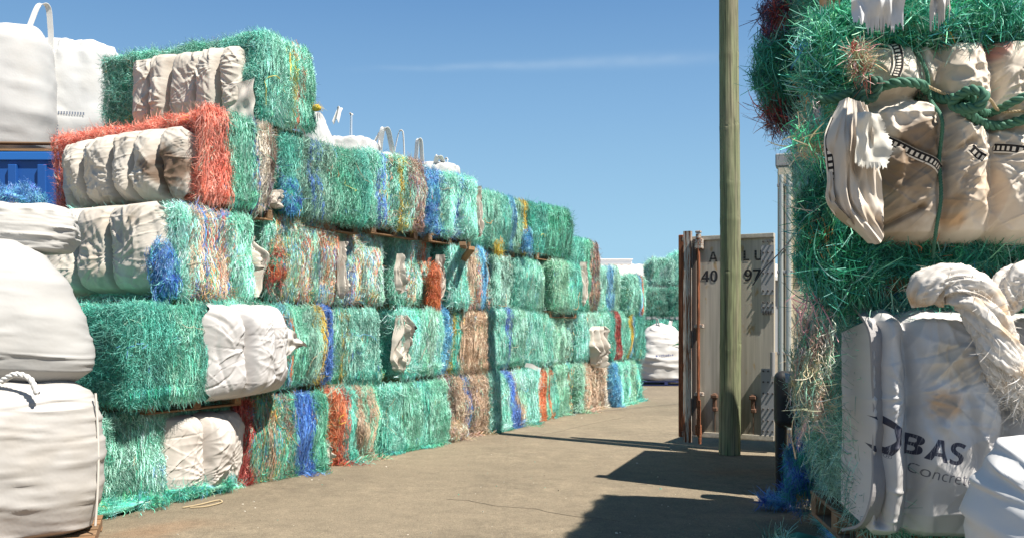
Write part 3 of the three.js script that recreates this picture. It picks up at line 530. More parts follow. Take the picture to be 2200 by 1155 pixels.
// topmost
{
  const b = wallBale(4, 522, 664, 'T1 M1.8 Y.22 M.8 O.28 M.5 G1.1', 'topmost bale of the left wall, cream bag face and mint side with yellow stripe', { d: 2.25, left: 900, top: 700, side: 'E3 T1', fuzz: .3, h: .9, pl: 'pallet under the topmost bale, seen from below' });
  addTied(b.t, { w: 1.55, h: .86, straps: [-.42, -.16, .22, .5], seed: 51, bulge: .2, dirt: .45, amp: 1.15, endPow: 8, pinch: .09, taper: .25 }, m => { onLeft(b, -.02)(m); m.position.z = .2; m.position.y = -.03; });
  mesh('bag_flap', gridGeo(30, 30, (u, v) => { const x = .66 + .3 * u, y = .42 - .42 * v + .1 * u * (1 - v); return [x, y, .16 - .1 * u + .03 * ns(u * 3, v * 3, 7) + .012 * Math.sin(v * 14 + u * 5)]; }, () => [.52, .48, .42]), clothMat, b.t).rotation.y = -Math.PI / 2; b.t.children.at(-1).position.set(-b.w / 2, -.1, .12);
}
// loose things on and between the bales
function sack(label, pos, turn, o) {           // limp cloth hanging out between bales
  const t = thing('sack', label, 'sack', pos, turn), sd = o.seed, sh = o.shape ?? [[0, .3], [.12, .42], [.45, .85], [.75, 1], [.92, .7], [1, .12]], f1 = 2 + sd % 3, dirt = o.dirt ?? .3;
  const c1 = creaser(sd + 40, 26, 0, 1, 0, 1, { amp: .05, len: .4, w: .045, ang: 1.57, spread: 1.1 });
  mesh('sack_cloth', gridGeo(44, 56, (u, v) => {
    const k = Math.min(sh.length - 2, sh.findIndex((e, n) => n === sh.length - 1 || v <= sh[n + 1][0])), q = smooth(0, 1, (v - sh[k][0]) / (sh[k + 1][0] - sh[k][0])), wd = lerp(sh[k][1], sh[k + 1][1], q) * o.w * (1 + .25 * ns(v * 4, sd));
    const a = u * 2 - 1, x = a * wd / 2 + .14 * o.w * ns(v * 1.7, sd * 3), b = Math.sqrt(Math.max(0, 1 - a * a));
    const z = .62 * o.d * b * (.45 + .55 * wd / o.w) * (.8 + .5 * ns(u * 2, v * 2, sd)) + b * o.d * .22 * Math.sin(u * 6.28 * f1 + 5 * ns(v * 1.6, sd) + v * 3) + b * c1(u, v) * 1.2 * (o.d / .2) - .05;
    return [x, (1 - v) * o.h - .05 * o.h * ns(u * 4, sd) * (v > .9 ? 1 : 0), z, u * o.w, v * o.h];
  }, (u, v) => { const m = smooth(0, .4, fbm(u * 2.5 + sd, v * 3, sd) + .1) * dirt; return CREAM.map((e, n) => e * (.95 + .1 * ns(u * 5, v * 5)) * lerp(1, [.62, .5, .4][n], m)); }), clothMat, t); return t;
}
const sackOn = (px, out, y, label, o, turn = 0) => sack(label, wallAt(sOf(px), out, y), TH + turn, o);
sackOn(852, .06, 1.0, 'white limp sack dangling between two teal bales of the second row', { w: .34, h: .74, d: .2, seed: 3, gather: 1.5, amp: 1 });
sackOn(553, -.32, 1.92, 'pale bag squeezed in the dark gap between two third-row bales', { w: .62, h: .8, d: .4, seed: 4, shape: [[0, .5], [.2, .7], [.6, 1], [.9, 1], [1, .9]], amp: 1.2 });
sackOn(728, .05, 1.92, 'thin white bag sliver left of the pale streaky third-row bale', { w: .12, h: .66, d: .14, seed: 5 });
sackOn(850, .07, 2.02, 'white bag sliver between pale and dark green third-row bales', { w: .16, h: .5, d: .14, seed: 6 });
sackOn(1016, .08, 2.9, 'brownish-white bag sliver between blue-mint and yellow-edged top bales', { w: .2, h: .74, d: .16, seed: 7, dirt: .7 });
sackOn(1272, .1, .82, 'crumpled cream sack hanging over the straw bale at far end', { w: .62, h: .78, d: .3, seed: 8, shape: [[0, .5], [.1, .9], [.4, 1], [.7, .8], [.9, .75], [1, .3]] });
sackOn(944, .0, 1.98, 'grey-white bag edge beside the orange tassel', { w: .2, h: .6, d: .14, seed: 9, dirt: .6 });
sackOn(1246, .06, 1.98, 'dirty white bag strip left of the tall brown-streaked bale', { w: .28, h: .8, d: .16, seed: 10, dirt: .6 });
sackOn(836, .05, .12, 'small white rag sticking from the plain teal bottom-row bale', { w: .09, h: .34, d: .08, seed: 13 });
sackOn(592, .02, 2.84, 'crumpled white rag at the foot of the cream-striped fourth-row bale', { w: .2, h: .2, d: .16, seed: 14, amp: 1.6 });
sackOn(692, .05, .06, 'crumpled white rag by the orange-red strip at ground level', { w: .14, h: .26, d: .14, seed: 15, amp: 1.6 });
{ // webbing tag, broken timber, tassels
  const p = (px, out, y) => V(...wallAt(sOf(px), out, y));
  tag(mesh(numbered('webbing_strap'), strapGeo([p(1113, .12, .98), p(1120, .17, .96), p(1132, .18, .9), p(1142, .16, .88)], V(0, 1, .4), .07), webMat, scene), 'short loose white webbing strap above the orange-banded bale', 'strap');
  const t = thing('broken_timber', 'two broken weathered boards poking out from under a fourth-row bale', 'timber', wallAt(sOf(975), .0, 2.7), TH);
  const a = mesh('board', brd(.6, .05, .09), woods[3], t); a.rotation.set(0, .5, 0); a.position.set(-.1, .02, .2); const c = mesh('board', brd(.55, .05, .09), woods[1], t); c.rotation.set(.1, .75, -.32); c.position.set(-.02, -.1, .22);
}
function netTuft(label, pos, o) {               // a hank of loose net: strands over a small lumpy heart
  const t = thing('net_tuft', label, 'net', pos, o.turn ?? 0), r = rng(o.seed), pal = parseBands(o.bands), st = new Strands(), fr = new Strands();
  const g = new THREE.SphereGeometry(1, 14, 10); g.scale(o.w / 2 * .8, o.h / 2 * .85, o.d / 2 * .8); const gp = g.attributes.position; for (let i = 0; i < gp.count; i++) { const k = 1 + .5 * ns(gp.getX(i) * 9, gp.getY(i) * 9, gp.getZ(i) * 9 + o.seed); gp.setXYZ(i, gp.getX(i) * k, gp.getY(i) * k + o.h / 2, gp.getZ(i) * k); }
  g.deleteAttribute('uv'); tintGeo(g, () => pick(pal, r(), r).map(e => e * .8)); g.computeVertexNormals(); mesh('net_bundle', g, coreMat, t);
  for (let i = 0; i < o.n; i++) {
    const n = V(r() - .5, r() - .5, r() - .5).normalize(), nk = .9 + .9 * ns(n.x * 1.8 + o.seed, n.y * 1.8, n.z * 1.8), q = V(n.x * o.w / 2 * nk, n.y * o.h / 2 * nk + o.h / 2, n.z * o.d / 2 * nk), c = pick(pal, r(), r).map(e => Math.min(.9, e * (.75 + .5 * r())));
    if (r() < (o.frizz ?? .5)) { let y = V(r() - .5, r() - .5, r() - .5).cross(n).normalize(); fr.add(q, y, n.clone().add(V(0, -.5, 0)), (o.s ?? .8) * (.6 + .8 * r()), c); } else st.add(q, V((r() - .5) * .6, -1, (r() - .5) * .6).normalize(), n, (o.s ?? 1) * (.6 + .6 * r()), c);
  }
  st.build('hanging_strands', o.near ? HANGN[0] : HANG[0], t); fr.build('frayed_strands', o.near ? FRIZZN[0] : FRIZZ[1], t); return t;
}
const tuftOn = (px, out, y, label, o) => netTuft(label, wallAt(sOf(px), out - .05, y), { turn: TH, ...o });
tuftOn(926, .08, 1.78, 'orange tassel of rope fibres spilling below the third row', { w: .2, h: .62, d: .14, n: 260, bands: 'O1', seed: 2, frizz: .3 });
{ const p = at(34, 424, 9.7); netTuft('light blue net tangle beside the blue bin, above the third-row cream bag', [p.x, p.y - .12, p.z], { w: .5, h: .2, d: .3, n: 420, bands: 'L2 B1', seed: 19, frizz: .8 }); }
tuftOn(345, .1, 1.86, 'blue tangle of fibres at the corner of the striped third-row bale', { w: .2, h: .46, d: .2, n: 300, bands: 'B1 L1', seed: 3, frizz: .5 });
tuftOn(590, .06, 2.0, 'reddish net patch at the left edge of the streaky third-row bale', { w: .2, h: .5, d: .12, n: 150, bands: 'R1 O.6 G.6 N.5', seed: 4, frizz: .5 });
tuftOn(905, .1, 2.9, 'hanging bright blue tangle at a fourth-row bale corner', { w: .34, h: .8, d: .24, n: 620, bands: 'L1.4 B.4', seed: 5, frizz: .7 });
tuftOn(612, .1, 2.8, 'dark blue tangle low on the sea-green fourth-row bale', { w: .24, h: .34, d: .14, n: 170, bands: 'B1 L.6 T1', seed: 6, frizz: .6 });
tuftOn(668, .12, 3.98, 'small yellow net knot sticking out of the topmost bale', { w: .08, h: .08, d: .14, n: 24, bands: 'Y1', seed: 7, frizz: .6, s: .5 });
tuftOn(1064, .1, 2.68, 'small yellow tuft hanging under the yellow-edged bale', { w: .1, h: .2, d: .08, n: 40, bands: 'Y1', seed: 8, frizz: .6 });
tuftOn(1128, .08, 2.75, 'light blue strands hanging below a fourth-row mint bale', { w: .14, h: .4, d: .1, n: 90, bands: 'L1', seed: 9, frizz: .3 });
tuftOn(962, .12, .0, 'straw-coloured tuft on the ground at the tan bale', { w: .4, h: .26, d: .3, n: 300, bands: 'N1 W.6', seed: 10, frizz: .8 });
tuftOn(410, .14, .0, 'teal net heap spilled on the asphalt below the cream bag', { w: .8, h: .16, d: .36, n: 420, bands: 'T1 M1', seed: 11, frizz: .85 });
tuftOn(215, .1, .0, 'mint net fringe spread on the ground at the left corner bale', { w: 1.3, h: .12, d: .45, n: 640, bands: 'M1 T1 E.5', seed: 16, frizz: .9 });
tag(mesh(numbered('rope'), twistedRope([at(392, 1086, 8.15), at(430, 1078, 8.3), at(470, 1069, 8.5), at(476, 1075, 8.4), at(440, 1083, 8.2), at(408, 1084, 8.15)].map(p => V(p.x, .012, p.z)), .006, .03), std(.42, .33, .2, .9), scene), 'short tan rope end lying on the asphalt near the left bales', 'rope');
// white bags standing on the fourth row, their tops and loops above the skyline
{
  const sAt = (px, out) => { let a = -2, b = 20; for (let i = 0; i < 50; i++) { const m = (a + b) / 2, q = wallAt(m, out, 0); if (CX + F * q[0] / -q[2] < px) a = m; else b = m; } return (a + b) / 2; };
  const put = (px, top, label, o) => { const s = sAt(px, -1.25), q = wallAt(s, -1.25, 3.68); const hh = EYE + (HOR - top) / F * -q[2] - 3.68; bulkBag(label, q, TH + (o.turn ?? .3), { h: hh, w: .9, d: .9, seed: px, gather: 2, square: 2.6, nu: 60, nv: 40, ...o }, 'white bags on top of the wall'); };
  put(682, 242, 'white bag peak showing directly right of the topmost bale', { w: .5, d: .5, profile: [[0, 0], [0, .9], [.3, 1], [.6, .75], [.85, .35], [1, .12], [1, 0]], loops: [[1, 1, .1, .12, 0]] });
  put(742, 300, 'white bag with a tall standing loop above the sea-green bale', { loops: [[.1, .2, 0, .36, 0], [1, 1, .1, .16, 0]] });
  put(806, 334, 'white bag with a curled loop and an upright strap above the yellow-striped bale', { loops: [[-.9, .8, -.1, .3, 0], [.3, 1, 0, .36, 0]] });
  put(876, 362, 'white bag with a single straight strap above the brown bale edge', { loops: [[-.2, .6, -.05, .42, 0]] });
  put(926, 352, 'low white bag with small loop behind the bright blue tangle', { w: .7, loops: [[.4, .6, .05, .1, 0], [-.8, .6, -.1, .06, 0]] });
}

// ---------------------------------------------------------------- bulk bags and blue bins at the far left
{
  const blue = std(.012, .08, .3, .45), orange = std(.7, .28, .03, .6);
  function bin(label, y) {
    const t = thing('steel_bin', label, 'bin', [-6.62, y, -12.3]);
    const w = 2.5, h = 1.83, d = 2.5, wall = [bx(w, h - .1, .06, 0, h / 2, d / 2 - .03), bx(w, h - .1, .06, 0, h / 2, -d / 2 + .03), bx(.06, h - .1, d - .14, w / 2 - .03, h / 2, 0), bx(.06, h - .1, d - .14, -w / 2 + .03, h / 2, 0), bx(w - .1, .05, d - .1, 0, .08, 0)];
    mesh('bin_wall', merged(wall), blue, t);
    for (let i = 0; i < 7; i++) mesh('rib', bx(.1, h - .3, .05, -w / 2 + .2 + i * .35, h / 2, d / 2 + .022, .008), blue, t);
    mesh('rim', merged([bx(w + .08, .1, .1, 0, h - .05, d / 2 - .01, .01), bx(w + .08, .1, .1, 0, h - .05, -d / 2 + .01, .01), bx(.1, .098, d - .14, w / 2 - .01, h - .05, 0, .01), bx(.1, .098, d - .14, -w / 2 + .01, h - .05, 0, .01)]), std(.02, .13, .42, .4), t);
    return t;
  }
  bin('lower blue steel bin, standing beneath another behind the left bales', 0);
  const top = bin('upper blue steel bin behind the coral bale, pallet of white bags on its rim', 1.83);
  mesh('orange_corner', bx(.2, .13, .13, -.5, 1.77, 1.28, .01), orange, top);
  pallet('weathered pallet on the blue bin under the far-left white bag', [-6.5, 3.662, -12.1], .05, 2.3, 2.2, undefined);
  bulkBag('tall full white bulk bag on the blue bin, loop raised, at top left', [-6.72, 3.785, -12.0], .42, { w: 1.5, h: 1.62, d: 1.4, seed: 61, corner: .5, amp: .75, loops: [[1, .35, .02, .36, 0], [-1, .6, 0, .3, 0]] }, 'white bulk bags on the blue bin');
  const b2 = bulkBag('second white bulk bag with faint blue print, behind the first at top left', [-5.98, 3.785, -12.75], .25, { w: 1.2, h: 1.66, d: 1.1, seed: 62, corner: .2, amp: 1, gather: 2.4, base: [.52, .52, .51] }, 'white bulk bags on the blue bin');
  const pt = canvasTex(256, 256, x => { x.clearRect(0, 0, 256, 256); x.fillStyle = 'rgba(60,80,110,.75)'; for (let i = 0; i < 14; i++) x.fillRect(6 + i * 17, 40, 10, 20); for (let k = 0; k < 5; k++) for (let i = 0; i < 4; i++) x.fillRect(8 + i * 18, 110 + k * 22, 12 + (i * k) % 5, 9); });
  mesh('printed_marks', new THREE.PlaneGeometry(.5, .5).translate(.0, .45, .585), new THREE.MeshStandardMaterial({ map: pt, transparent: true, roughness: .8 }), b2);
}
// bulk bags in the left foreground
{
  const p = pallet('foreground pallet under the two big white bags, one board end showing', [-3.54, .0, -6.6], .35, 1.1, 1.1, 'pallet under the foreground bags');
  const lo = bulkBag('lower of the two big full white bulk bags in the left foreground', [-3.74, .124, -6.72], .62, { w: 1.3, h: 1.1, d: 1.24, seed: 71, square: 4.6, amp: .9, corner: .1, nu: 180, nv: 120, n1: 80, n2: 320, dirt: .3, base: [.43, .41, .385], profile: [[0, 0], [0, .78], [.04, .93], [.3, 1.03], [.58, 1.05], [.8, 1.0], [.91, .9], [.98, .7], [1.0, .4], [1.01, 0]] });
  for (const a of [[1, 1], [-1, 1], [1, -1]]) { const q = []; for (let k = 0; k <= 12; k++) { const y = .06 + .94 * k / 12, f = 1.0 + .03 * Math.sin(k / 12 * 3.1); q.push(V(a[0] * .65 * .875 * f, y, a[1] * .62 * .875 * f)); } mesh('seam', tube(q, .009, 40, 5), stitchMat, lo); }
  mesh('tied_neck', twistedRope([V(-.02, 1.1, .5), V(.06, 1.15, .57), V(.14, 1.12, .62), V(.18, 1.02, .66)], .02, .11), webMat, lo);
  const up = bulkBag('slumped white bulk bag lying on the lower foreground bag at left edge', [-3.88, 1.19, -6.8], .55, { w: 1.32, h: 1.06, d: 1.2, seed: 72, square: 4, amp: .8, nu: 180, nv: 120, n1: 60, n2: 220, dirt: .2, base: [.37, .362, .345], profile: [[0, 0], [0, .6], [.03, .84], [.11, 1.0], [.24, 1.04], [.45, 1.0], [.7, .84], [.88, .6], [.97, .32], [1.0, 0]], bend: (x, y, z) => { const k = Math.max(0, 1 - y / .9) ** 2 * smooth(0, .7, x) * smooth(-.1, .6, z); return [x + .1 * k, y - .05 * k + .1 * smooth(.1, -.7, x) * (1 - y), z + .08 * k]; } });
  const cl = bulkBag('thin translucent-looking white bag top crumpled above the slumped bag', [-3.85, 2.16, -7.1], .3, { w: .95, h: .36, d: .6, seed: 73, square: 2.4, amp: 1.6, base: [.46, .445, .415], gather: 2 });
}
// ---------------------------------------------------------------- across the yard
{
  const g = 'dark green bales across the yard', far = (label, px0, px1, row, bands, d = 27, h = .83) => { const a = at(px0, 0, d), b = at(px1, 0, d), t = thing('net_bale', label, 'bale', [(a.x + b.x) / 2, row * PIT, -d - .6], .02, g); fillBale(t, { w: b.x - a.x, h, d: 1.2, bands, seed: px0 + row, faces: { front: 700, top: 150, left: 200, right: 60 }, frizz: 1.3, fringe: 40, floor: row === 0 }); };
  far('bottom-row far bale left of the distant white bag, mostly hidden', 1368, 1440, 0, 'T1 D1'); far('bottom-row far bale right of the distant white bag, mostly hidden', 1440, 1512, 0, 'D1');
  far('second-row far green bale seen above the distant white bag, left', 1368, 1440, 1, 'E1 T1'); far('second-row far green bale seen above the distant white bag, right', 1440, 1512, 1, 'T1 E1');
  far('third-row dark green far bale, left one beside the end of the wall', 1371, 1436, 2, 'E2 D1'); far('third-row dark smooth green far bale beside the rusty door edge', 1436, 1505, 2, 'D1');
  far('topmost dark green far bale left of the rusty container door', 1399, 1448, 3, 'E1 D1', 27.2, .75); far('topmost far bale with pale mottled patch beside the rusty door', 1447, 1500, 3, 'T1 W.3 M.5 T1', 27.4, .95);
  const bl = std(.01, .02, .09, .6); pallet('dark blue pallet under the distant white bulk bag', [4.12, .005, -25.5], 0, 1.4, 1.3, 'blue pallet', [bl], 'pallet');
  const b = bulkBag('white wrinkled bulk bag with green flap, far across the yard', [4.1, .135, -25.5], .2, { w: 1.4, h: 1.5, d: 1.3, seed: 81, amp: 2.2, square: 2.8, n1: 90, base: [.52, .5, .47], profile: [[0, 0], [0, .85], [.05, .97], [.3, 1.03], [.55, .98], [.8, .8], [.95, .5], [1, .25], [1.02, 0]], loops: [[-.25, .3, -.05, .16, 0], [.3, .3, .05, .1, 0]] });
  mesh('green_flap', gridGeo(12, 6, (u, v) => [.05 + .6 * u, .93 + .16 * u - v * .16 * u + .03 * Math.sin(u * 5), .62 + .05 * u]), std(.02, .14, .07, .7), b);
  const mk = canvasTex(256, 64, x => { x.clearRect(0, 0, 256, 64); x.fillStyle = 'rgba(50,70,130,.8)'; x.beginPath(); x.arc(24, 32, 14, 0, 7); x.fill(); for (let i = 0; i < 8; i++) x.fillRect(50 + i * 23, 24 - (i % 3) * 4, 13, 18 + (i % 3) * 4); });
  mesh('printed_mark', new THREE.PlaneGeometry(.6, .13).rotateZ(.05).translate(-.15, .68, .68), new THREE.MeshStandardMaterial({ map: mk, transparent: true }), b);
}

// ---------------------------------------------------------------- the near stack on the right
const RA = -6 * Math.PI / 180, RC = at(1745, 700, 3), rx = V(Math.cos(RA), 0, -Math.sin(RA)), rz = V(Math.sin(RA), 0, Math.cos(RA));
const RW = (x, y, z) => V(RC.x, 0, RC.z).addScaledVector(rx, x).addScaledVector(rz, z).setY(y);
const RX = px => { const k = (px - CX) / F; return (k * 3 - RC.x) / (.9945 + .1045 * k); }, RY = (px, py) => EYE + (HOR - py) / F * (3 - .1045 * RX(px));   // spots of the photo on the plane of the stack's front
const rBale = (label, x0, w, y, h, bands, o = {}) => { const d = o.d ?? .85, c = RW(x0 + w / 2, y, -d / 2 + (o.z ?? 0)), t = thing('net_bale', label, 'bale', [c.x, c.y, c.z], RA, 'bales of the near right stack'); fillBale(t, { w, h, d, bands, near: true, seed: Math.round(y * 100) + 700, faces: { front: 900, left: 900, top: 200 }, fringe: 120, ...o }); return { t, w, d, x0, y }; };
const rPallet = (label, y) => { const c = RW(.72, y, -.66); pallet(label, [c.x, c.y, c.z], RA + Math.PI / 2, .84, 1.0, 'pallets of the near right stack', woods); };
rBale('lowest bale of the near right stack, below the frame edge', .02, 1.1, 0, .77, 'E3 T1 L.5', { faces: { front: 300, left: 300 } });
rPallet('pallet under the bale with printed bag, near right stack', .768);
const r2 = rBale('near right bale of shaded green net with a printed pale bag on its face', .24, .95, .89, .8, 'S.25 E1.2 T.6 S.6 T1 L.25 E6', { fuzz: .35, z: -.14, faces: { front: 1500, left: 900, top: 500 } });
{
  const bw = .98, bx0 = .17, tex = canvasTex(2048, 1664, (x, w, h) => {
    x.fillStyle = '#fff'; x.fillRect(0, 0, w, h);
    const S = w / bw, X = px => (RX(px) - bx0) * S, Y = (px, py) => h - (RY(px, py) - .86) / .83 * h;
    x.save(); x.fillStyle = 'rgb(72,75,96)';
    const hex = [[1898, 893], [1925, 893], [1957, 920], [1957, 955], [1935, 985], [1905, 982], [1897, 966], [1928, 968], [1942, 948], [1940, 922], [1915, 905]].map(([a, b]) => [a - 18, b]);
    x.beginPath(); hex.forEach(([a, b], i) => x[i ? 'lineTo' : 'moveTo'](X(a), Y(a, b))); x.closePath(); x.fill();
    x.translate(X(1944), Y(1944, 978)); x.rotate(.15); x.font = 'bold 196px sans-serif'; x.fillText('BAS', 0, 0);
    x.font = '92px sans-serif'; x.fillStyle = 'rgb(128,130,142)'; x.fillText('Concrete', 70, 120); x.font = '40px sans-serif'; x.fillText('®', -105, 60);
    x.globalCompositeOperation = 'source-over'; x.strokeStyle = 'rgba(255,255,255,.5)'; const r = rng(77); for (let i = 0; i < 420; i++) { x.lineWidth = .6 + r() * 2.2; x.beginPath(); const a = r() * 700 - 120, b = r() * 360 - 220; x.moveTo(a, b); x.lineTo(a + 20 * (r() - .5), b + 40 + 60 * r()); x.stroke(); } x.restore();
  });
  const mat = new THREE.MeshStandardMaterial({ map: tex, vertexColors: true, roughness: .7, side: THREE.DoubleSide });
  const V0 = RX(1960) - bx0 - bw / 2, V1 = RX(2165) - bx0 - bw / 2;
  const t = tiedCloth({ w: bw, h: .83, straps: [V0, V1], seed: 91, bulge: .13, pinch: .06, base: [.54, .525, .51], dirt: .25, nx: 220, ny: 190, amp: .75, endPow: 10, uv: true, scallop: .03, slant: .04, autoFans: 2, fans: [[RX(2020) - bx0 - bw / 2, .84, 9, .03, .45], [RX(2130) - bx0 - bw / 2, .66, 8, .03, .4], [RX(1965) - bx0 - bw / 2, .45, 5, .016, .3]], grooves: [[RX(2060) - bx0 - bw / 2, .62, RX(2110) - bx0 - bw / 2, .2, .02, .016], [RX(1900) - bx0 - bw / 2, .8, RX(1905) - bx0 - bw / 2, .1, .06, .016]], stains: [[RX(2020) - bx0 - bw / 2, .5, .07, [.5, .3, .14], .7], [RX(2040) - bx0 - bw / 2, .62, .1, [.5, .38, .22], .5]] });
  const m = mesh('bag_cover', t.geo, mat, r2.t); m.position.set(bx0 + bw / 2 - r2.w / 2 - r2.x0, -.03, r2.d / 2 + .02);
  // thick woven strap at the bag's left edge, and the bunched mouths of the bag
  const lx = RX(1866) - bx0 - bw / 2, q = []; for (let k = 0; k <= 10; k++) { const y = .8 - .78 * k / 10, x = lx + .035 + .016 * Math.sin(k * .31) - .02 * gau((k - 10) / 2.5); q.push(V(x, y, t.z(x, y) + .012)); }
  mesh('woven_strap', strapGeo(q, V(1, 0, -.35), .046, .01), new THREE.MeshStandardMaterial({ color: new THREE.Color().setRGB(.3, .285, .28), roughness: .85, bumpMap: dataTex(128, (u, v, i, j) => { const a = ((i >> 3) + (j >> 3)) % 2 ? .8 : .3; return [a, a, a]; }), bumpScale: .0015 }), m);
  const roll = (pts, r0, seed, n = 2600) => {
    const cv = new THREE.CatmullRomCurve3(pts), fr = cv.computeFrenetFrames(160, false);
    const g = gridGeo(110, 160, (u, v) => { const i = Math.round(v * 160), a = u * 6.2832, p = cv.getPoint(v), e = Math.sin(Math.min(1, v * 6) * 1.57) * Math.sin(Math.min(1, (1 - v) * 9) * 1.57), tw = a + v * 7; const r = r0 * e * (1 + .32 * ns(Math.cos(tw) * 1.6 + seed, v * 5, Math.sin(tw) * 1.6) - .34 * Math.abs(ns(Math.cos(tw) * 3 + seed, v * 4, Math.sin(tw) * 3)) + .1 * ns(Math.cos(a) * 7, v * 26, seed)); p.addScaledVector(fr.normals[i], Math.cos(a) * r).addScaledVector(fr.binormals[i], Math.sin(a) * r); return [p.x, p.y, p.z, u * .4, v]; }, (u, v, p) => { const s = smooth(.1, .45, fbm(p[0] * 9 + seed, p[1] * 9, p[2] * 9) + .05); return [lerp(.56, .48, s), lerp(.52, .33, s), lerp(.47, .19, s)]; });
    const rm = mesh('bunched_cloth', g, clothMat, m), st = new Strands(), rr = rng(seed);
    for (let i = 0; i < n / 20; i++) { const v = rr() ** .7, a = rr() * 6.28, k = Math.min(159, Math.floor(v * 160)), nn = fr.normals[k].clone().multiplyScalar(Math.cos(a)).addScaledVector(fr.binormals[k], Math.sin(a)), p = cv.getPoint(v).addScaledVector(nn, r0 * .75); if (v > .2 && nn.z < -.3) continue; let y = V(rr() - .5, rr() - .8, rr() - .5); y.addScaledVector(nn, -y.dot(nn)).normalize(); if (v > .45 || rr() < .25) st.add(p, y, nn, .55 + .5 * rr() * v, [.72, .67, .6]); }
    st.build('frayed_threads', FRIZZN[0], rm);
  };
  const L = (px, py, z) => V(RX(px) - bx0 - bw / 2, RY(px, py) - .86, z);
  roll([L(1968, 660, .08), L(1990, 622, .13), L(2035, 608, .16), L(2080, 640, .18), L(2105, 700, .2), L(2130, 760, .2), L(2165, 815, .17), L(2185, 850, .14)], .062, 5);
  roll([L(2145, 690, .12), L(2160, 625, .15), L(2195, 605, .17), L(2240, 640, .16), L(2270, 720, .14)], .06, 8);
}
rPallet('dark timber pallet between printed bag and the roped cream bag above', 1.69);
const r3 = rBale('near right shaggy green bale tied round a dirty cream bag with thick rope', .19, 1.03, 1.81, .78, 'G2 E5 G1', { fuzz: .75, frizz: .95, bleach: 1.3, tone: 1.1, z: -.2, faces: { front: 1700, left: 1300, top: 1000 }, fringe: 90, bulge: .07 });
let r3z, r3m;
{
  const bw = 1.0, bx0 = .15, lx = px => RX(px) - bx0 - bw / 2, ly = (px, py) => RY(px, py) - 1.84, gr = (a, b, c, d, dep, w) => [lx(a), ly(a, b), lx(c), ly(c, d), dep, w];
  const t = tiedCloth({ w: bw, h: .74, straps: [lx(2040), lx(2142)], seed: 101, bulge: .15, pinch: .035, base: [.66, .59, .5], dirt: .9, nx: 270, ny: 210, amp: .72, endPow: 6, scallop: .04, slant: 0,
    autoFans: 1, fans: [[lx(1890), ly(1890, 205), 7, .03, .26], [lx(2045), ly(2045, 240), 8, .034, .3], [lx(2120), ly(2120, 250), 9, .03, .26], [lx(2142), ly(2142, 200), 8, .03, .3], [lx(2035), ly(2035, 350), 6, .026, .3], [lx(1893), ly(1893, 300), 5, .022, .26], [lx(2100), ly(2100, 330), 6, .024, .25], [lx(2190), ly(2190, 130), 8, .028, .28]],
    grooves: [gr(1870, 212, 2010, 190, .06, .028), gr(2010, 190, 2100, 250, .05, .03), gr(2100, 250, 2200, 262, .045, .03), gr(1990, 60, 2000, 190, .04, .016), gr(1885, 300, 1893, 530, .05, .014), gr(1880, 270, 2040, 350, .03, .014), gr(1990, 440, 1895, 490, .03, .01), gr(2046, 330, 2090, 300, .03, .012), gr(2060, 420, 2100, 310, .02, .012), gr(2140, 60, 2155, 200, .02, .014)],
    stains: [[lx(1960), ly(1960, 390), .13, [.2, .135, .075], .8], [lx(1985), ly(1985, 300), .1, [.16, .1, .055], .85], [lx(1925), ly(1925, 450), .16, [.3, .21, .13], .75], [lx(1915), ly(1915, 360), .09, [.22, .15, .09], .7], [lx(2100), ly(2100, 400), .12, [.45, .33, .22], .5], [lx(1900), ly(1900, 130), .06, [.4, .28, .17], .6], [lx(2080), ly(2080, 150), .14, [.5, .4, .3], .5], [lx(2060), ly(2060, 470), .05, [.52, .28, .1], .7], [lx(2055), ly(2055, 430), .04, [.52, .28, .1], .6], [lx(2160), ly(2160, 75), .07, [.5, .1, .08], .6], [lx(2150), ly(2150, 440), .12, [.55, .4, .26], .35]] });
  r3m = mesh('bag_cover', t.geo, clothMat, r3.t); r3m.position.set(bx0 + bw / 2 - r3.w / 2 - r3.x0, .03, r3.d / 2 + .03); r3z = (px, py) => t.z(lx(px), Math.min(.7, Math.max(.04, ly(px, py))));
  // seam tape with dark ladder stitching
  const tape = canvasTex(256, 64, x => { x.fillStyle = 'rgb(226,216,200)'; x.fillRect(0, 0, 256, 64); x.fillStyle = 'rgb(30,26,26)'; x.fillRect(0, 2, 256, 15); x.fillRect(0, 46, 256, 8); for (let i = 0; i < 8; i++) x.fillRect(6 + i * 32, 10, 15, 40); });
  tape.wrapS = THREE.RepeatWrapping; tape.repeat.set(7, 1);
  const tapeMat = new THREE.MeshStandardMaterial({ map: tape, roughness: .85, side: THREE.DoubleSide });
  const seam = (pts, w = .03, lift = .008, par = r3m) => mesh('stitched_seam', strapGeo(pts.map(([a, b, e]) => V(lx(a), ly(a, b), (e ?? r3z(a, b)) + lift)), V(.3, 1, .25), w, .004), tapeMat, par);
  seam([[1893, 282], [1930, 305], [1970, 330], [2005, 348], [2030, 360]]);
  seam([[2078, 322], [2095, 335], [2106, 345]]); seam([[2150, 312], [2180, 318], [2230, 330]]);
  { const g = strapGeo([[1925, 62], [1938, 85], [1940, 115], [1936, 140], [1928, 160]].map(([a, b]) => V(lx(a), ly(a, b), r3z(a, b) + .014)), V(1, 0, .3), .032, .004); mesh('stitched_seam', g, tapeMat, r3m); }
  // the left corner of the bag hangs free, a torn scrap over it
  const Z = (px, py, e) => V(lx(px), ly(px, py), e);
